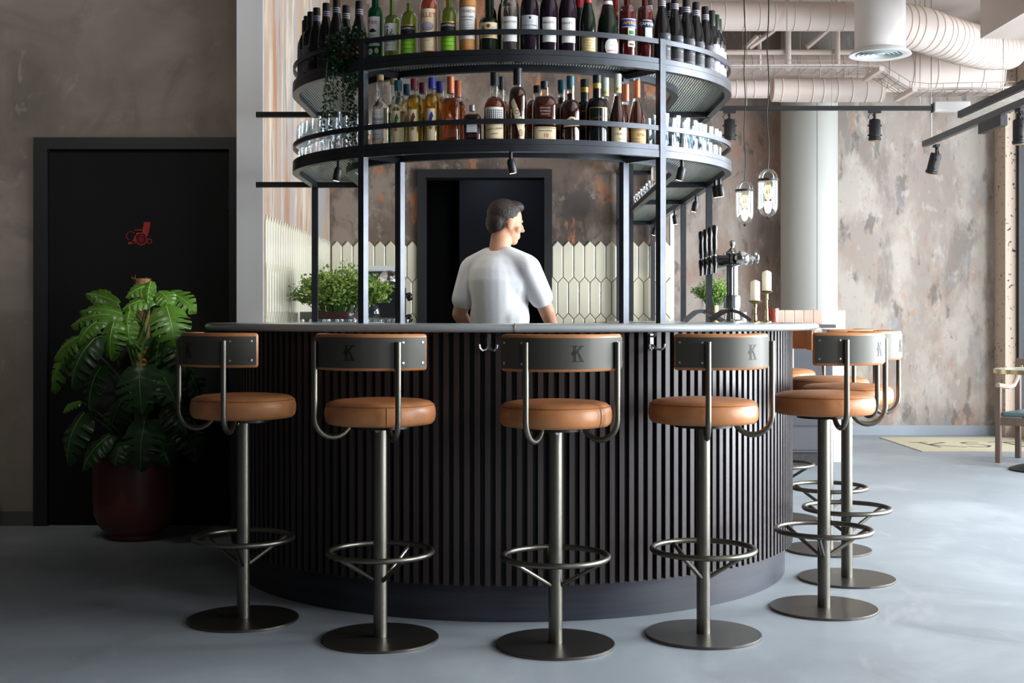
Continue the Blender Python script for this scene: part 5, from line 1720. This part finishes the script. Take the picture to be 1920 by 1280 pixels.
# ================================================================== MONSTERA
pY = 6.40
px0 = (253 - CXP) / FPX * pY
mon = thing('potted_monstera', 'large monstera on a coir pole in an oxblood pot before the black door', 'plant', (px0, pY, 0))
MB().lathe([(0, 0), (.118, 0), (.122, .004), (.122, .022), (.135, .032), (.172, .062), (.196, .12), (.204, .20), (.204, .405), (.190, .405), (.188, .33), (0, .33)], 56).build('pot', M_pot, mon, smooth=50)
MB().lathe([(0, .33), (.186, .334), (.18, .35), (0, .362)], 40).build('soil', M_soil, mon)
pp_ = at(264, 522, pY)
mx = pp_.x - px0
MB().tube([(mx * .5, .02, .34), (mx, .02, .8), (mx + .005, .02, 1.295)], .036, 16).build('coir_pole', M_moss, mon)
fz = MB()
rg = random.Random(4)
for i in range(260):
    a, z = rg.uniform(0, 2 * PI), rg.uniform(.7, 1.30)
    p_ = Vector((mx + .035 * math.cos(a), .02 + .035 * math.sin(a), z))
    d = Vector((math.cos(a + rg.uniform(-1.2, 1.2)), math.sin(a + rg.uniform(-1.2, 1.2)), rg.uniform(-.6, 1.4))).normalized()
    fz.tube([p_, p_ + d * .012, p_ + d * .02 + Vector((0, 0, .004))], .0007, 3)
fz.build('coir_fibres', M_moss, mon, smooth=0)


def leaf_mesh(L, W, arch, seed, slots=True):
    rg = random.Random(seed)
    n, m = 60, 8
    v, f = [], []
    bands = [(.25 + .165 * k_ + rg.uniform(-.03, .03), rg.uniform(.26, .45)) for k_ in range(4)]
    cup = rg.uniform(.10, .2)
    tw = rg.uniform(-.25, .25)

    def width(u_):
        return (math.sin(PI * min(1, (u_ + .10) / 1.10) ** .72)) ** .8 if u_ < 1 else 0
    idx = {}
    for sd in (-1, 1):
        for i in range(n + 1):
            u_ = i / n
            w_ = W / 2 * max(.004, width(u_))
            if u_ < .08: w_ *= .78 + u_ * 2.7
            for j in range(m + 1):
                t = j / m
                x = sd * w_ * t
                y = L * (u_ + .16 * t * (1 - u_) - (.22 * t * max(0, .14 - u_) / .14 if u_ < .14 else 0))
                z = arch * L * math.sin(PI * .5 * u_) * (1 - .9 * u_) * 1.2 - cup * W * t * t - .10 * L * u_ * u_ * u_ + tw * x * u_ * .5 + .004 * math.sin(u_ * 34) * t
                idx[sd, i, j] = len(v)
                v.append((x, y, z))
        for i in range(n):
            u_ = (i + .5) / n
            for j in range(m):
                t = (j + .5) / m
                if slots and any(t > t0 and abs(u_ - c - (.035 if sd > 0 else 0)) < .010 + .030 * (t - t0) / (1 - t0) for c, t0 in bands): continue
                q = (idx[sd, i, j], idx[sd, i, j + 1], idx[sd, i + 1, j + 1], idx[sd, i + 1, j])
                f.append(q if sd > 0 else tuple(reversed(q)))
    return v, f


leaves = [
    (312, 575, 329, 648, 82, 6.08, 'A', 1), (316, 548, 366, 580, 56, 6.28, 'A', 1), (298, 546, 322, 570, 46, 6.24, 'A', 0), (284, 534, 236, 554, 34, 6.22, 'A', 0),
    (286, 562, 230, 576, 36, 6.18, 'A', 0), (283, 528, 276, 566, 26, 6.12, 'A', 0), (246, 578, 238, 610, 24, 6.14, 'A', 0), (240, 598, 244, 644, 40, 6.12, 'A', 0),
    (228, 588, 152, 580, 52, 6.34, 'A', 1), (222, 570, 164, 548, 44, 6.44, 'A', 0), (206, 590, 134, 606, 58, 6.30, 'A', 1), (214, 604, 206, 672, 60, 6.10, 'A', 1),
    (180, 604, 146, 644, 46, 6.16, 'A', 0), (162, 626, 100, 668, 66, 6.20, 'A', 1), (146, 640, 92, 728, 78, 6.28, 'A', 1), (178, 634, 130, 722, 70, 6.06, 'B', 1),
    (190, 686, 164, 768, 56, 6.12, 'B', 1), (262, 688, 266, 776, 96, 5.98, 'B', 1), (158, 774, 122, 866, 84, 6.18, 'B', 1), (206, 816, 152, 878, 54, 6.12, 'B', 0),
    (272, 788, 262, 880, 84, 6.02, 'B', 1), (330, 636, 350, 706, 66, 6.28, 'B', 1), (348, 688, 374, 740, 60, 6.34, 'B', 1), (298, 694, 334, 764, 76, 6.22, 'B', 1),
    (338, 786, 372, 862, 66, 6.30, 'B', 1), (228, 752, 206, 812, 60, 6.36, 'B', 1), (300, 628, 292, 690, 56, 6.30, 'B', 1), (318, 760, 352, 812, 66, 6.26, 'B', 1),
    (150, 752, 118, 770, 26, 6.18, 'A', 0), (232, 830, 214, 872, 54, 6.10, 'B', 0), (292, 816, 318, 868, 60, 6.12, 'B', 0)]
for k_, (bx_, by_, tx_, ty_, wpx, Y, mt_, sl_) in enumerate(leaves):
    a = at(bx_, by_, Y + .03)
    b = at(tx_, ty_, Y - .02)
    d = b - a
    L = d.length
    d.normalize()
    out = Vector(((bx_ + tx_) / 2 - 262, 0, 0)) * .004
    nrm = Vector((out.x, -.75, .62))
    nrm = (nrm - d * nrm.dot(d)).normalized()
    rt = d.cross(nrm).normalized()
    W = wpx / FPX * Y
    v, f = leaf_mesh(L * 1.04, W, .20, k_, sl_)
    M = Matrix(((rt.x, d.x, nrm.x, a.x - px0), (rt.y, d.y, nrm.y, a.y - pY), (rt.z, d.z, nrm.z, a.z), (0, 0, 0, 1)))
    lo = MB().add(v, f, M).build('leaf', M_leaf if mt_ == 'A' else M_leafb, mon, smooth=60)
    rib = [v[i * 9] for i in range(0, 59, 4)]
    MB().tube([(x, y, z + .0012) for x, y, z in rib], .0022, 5, M=M, r2=.0008).build('midrib', M_vein, lo)
    s0 = Vector((mx * .7 + .03 * math.sin(k_ * 2.1), .0, .36 if by_ > 690 else .5 + .25 * ((k_ * 37) % 10) / 10))
    e = Vector((a.x - px0, a.y - pY, a.z))
    if by_ < 640: s0 = Vector((mx + .03 * math.cos(k_), -.01, min(e.z - .05, .75 + .04 * (k_ % 8))))
    mid = (s0 + e) / 2 + Vector((0, .02, .10 * (e - s0).length + .03))
    pts = [s0 * (1 - u_) ** 2 + mid * 2 * u_ * (1 - u_) + e * u_ * u_ for u_ in [i / 8 for i in range(9)]]
    MB().tube(pts, .0055, 8, r2=.0035).build('leaf_stalk', M_stem, mon)
# ================================================================== BARTENDER
per = thing('person', 'bartender in a white t-shirt standing behind the bar, turned away to the right', 'person', (-.065, 6.95, 0), R(-32))
# local frame: facing +Y (away from the viewer), left arm on -X
M_skin = pbr('skin', lin(196, 146, 118), .5, spec=.35)
M_hair = pbr('dark_hair', lin(36, 26, 22), .6, bump=(90, .5))
M_tee = pbr('white_cotton', lin(232, 233, 236), .8, bump=(60, .08))
M_trs = pbr('dark_trousers', lin(30, 31, 36), .8)
b = MB()
LS, RS = Vector((-.182, -.005, 1.372)), Vector((.182, -.005, 1.372))
LE, RE = Vector((-.245, -.03, 1.120)), Vector((.235, .10, 1.135))
LW, RW = Vector((-.205, .12, .925)), Vector((.165, .30, 1.02))
# torso and neck
b.cap((0, 0, 1.02), (0, 0, 1.30), .125, .150).ell((0, -.01, 1.30), (.172, .108, .17)).ell((0, 0, 1.08), (.150, .105, .16)).ell((0, 0, .95), (.165, .115, .13))
b.cap((-.12, -.01, 1.375), (.12, -.01, 1.375), .055, .055).cap((0, -.015, 1.39), (.0, .010, 1.53), .062, .057)
for S_, E_, W_ in ((LS, LE, LW), (RS, RE, RW)):
    b.ell(S_, (.050, .052, .055)).cap(S_, E_, .054, .041).cap(E_, W_, .042, .028)
    d = (W_ - E_).normalized()
    sd = Vector((1, 0, 0)) if S_.x < 0 else Vector((-1, 0, 0))
    side = (sd - d * sd.dot(d)).normalized()
    pn = d.cross(side).normalized()
    palm = W_ + d * .055
    b.cap(W_, palm, .027, .030).ell(palm, (.036, .030, .038))
    for q, (off, ln) in enumerate(((-.030, .060), (-.010, .072), (.010, .076), (.029, .066))):
        root = palm + pn * off + d * .015
        k1 = root + d * (ln * .55)
        k2 = k1 + (d * .7 + side * .7).normalized() * (ln * .5)
        b.cap(root, k1, .0095, .0085, 10).cap(k1, k2, .0085, .007, 10)
    t0 = W_ + d * .03 - pn * .026
    t1 = t0 - pn * .022 + d * .028 + side * .012
    b.cap(t0, t1, .012, .010, 10).cap(t1, t1 + d * .026 + side * .012, .010, .0085, 10)
# legs and feet
for s in (-1, 1):
    b.cap((s * .09, 0, .90), (s * .10, .01, .50), .088, .060).cap((s * .10, .01, .50), (s * .105, -.02, .10), .058, .040)
    b.cap((s * .105, -.03, .05), (s * .115, .13, .035), .042, .034)
# head, turned a little further right and forward
Hm = Matrix.Translation((.012, .040, 1.612)) @ Matrix.Rotation(R(-38), 4, 'Z') @ Matrix.Rotation(R(-8), 4, 'X')
b.ell((0, -.008, .030), (.074, .094, .090), 20, 14, Hm).ell((0, .028, -.045), (.056, .060, .062), 18, 12, Hm).ell((0, .055, -.088), (.030, .026, .022), 12, 8, Hm)
b.ell((0, .088, -.012), (.012, .018, .024), 12, 8, Hm).ell((0, .102, -.024), (.014, .012, .011), 12, 8, Hm)
b.ell((0, .078, .022), (.045, .014, .010), 12, 8, Hm).ell((0, .080, -.058), (.024, .012, .006), 12, 8, Hm).ell((0, .078, -.069), (.022, .012, .006), 12, 8, Hm)
for s in (-1, 1):
    b.ell((s * .074, .0, -.010), (.010, .022, .033), 12, 8, Hm).ell((s * .042, .055, -.028), (.022, .022, .02), 12, 8, Hm)


def fuse(mb, name, mat, vox, parent, it=3):
    o = mb.build(name, mat, parent, smooth=0)
    r_ = o.modifiers.new('fuse', 'REMESH')
    r_.mode, r_.voxel_size, r_.use_smooth_shade = 'VOXEL', vox, True
    s_ = o.modifiers.new('relax', 'SMOOTH')
    s_.factor, s_.iterations = .5, it
    real_mesh(o)
    o.data.polygons.foreach_set('use_smooth', [True] * len(o.data.polygons))
    if not o.data.materials: o.data.materials.append(mat)
    return o


body = fuse(b, 'body', M_skin, .0055, per, 3)
for s in (-1, 1):
    e_ = MB().ell((s * .032, .063, .006), (.0115, .0115, .0115), 14, 10, Hm).build('eye', pbr('eye_white', lin(236, 234, 230), .2), per)
    MB().ell((s * .033, .0725, .006), (.0058, .0035, .0058), 12, 8, Hm).build('iris', pbr('eye_iris', lin(40, 28, 22), .2), e_)
h = MB()
h.ell((0, -.020, .046), (.080, .094, .088), 20, 14, Hm).ell((0, -.055, .000), (.072, .058, .070), 18, 12, Hm).ell((0, .035, .098), (.060, .056, .034), 16, 10, Hm)
fuse(h, 'hair', M_hair, .006, per, 2)
t = MB()
t.cap((0, 0, 1.02), (0, 0, 1.30), .142, .164).ell((0, -.01, 1.30), (.188, .126, .178)).ell((0, -.004, 1.10), (.178, .128, .18)).ell((0, -.002, .97), (.188, .136, .12))
t.cap((-.06, -.012, 1.425), (-.175, -.008, 1.375), .060, .064).cap((.06, -.012, 1.425), (.175, -.008, 1.375), .060, .064).ell((0, -.012, 1.42), (.092, .078, .050))
for S_, E_ in ((LS, LE), (RS, RE)):
    m_ = S_ + (E_ - S_) * .68
    t.cap(S_ + Vector((0, 0, -.008)), m_, .068, .066)
fuse(t, 't_shirt', M_tee, .008, per, 10)
tr2 = MB()
tr2.ell((0, 0, .95), (.176, .126, .10))
for s in (-1, 1):
    tr2.cap((s * .09, 0, .88), (s * .10, .01, .50), .099, .072).cap((s * .10, .01, .50), (s * .105, -.02, .11), .072, .060)
fuse(tr2, 'trousers', M_trs, .010, per, 2)
for s in (-1, 1):
    sh = MB().cap((s * .105, -.045, .052), (s * .118, .15, .042), .050, .040).build('shoe', M_trs, per)
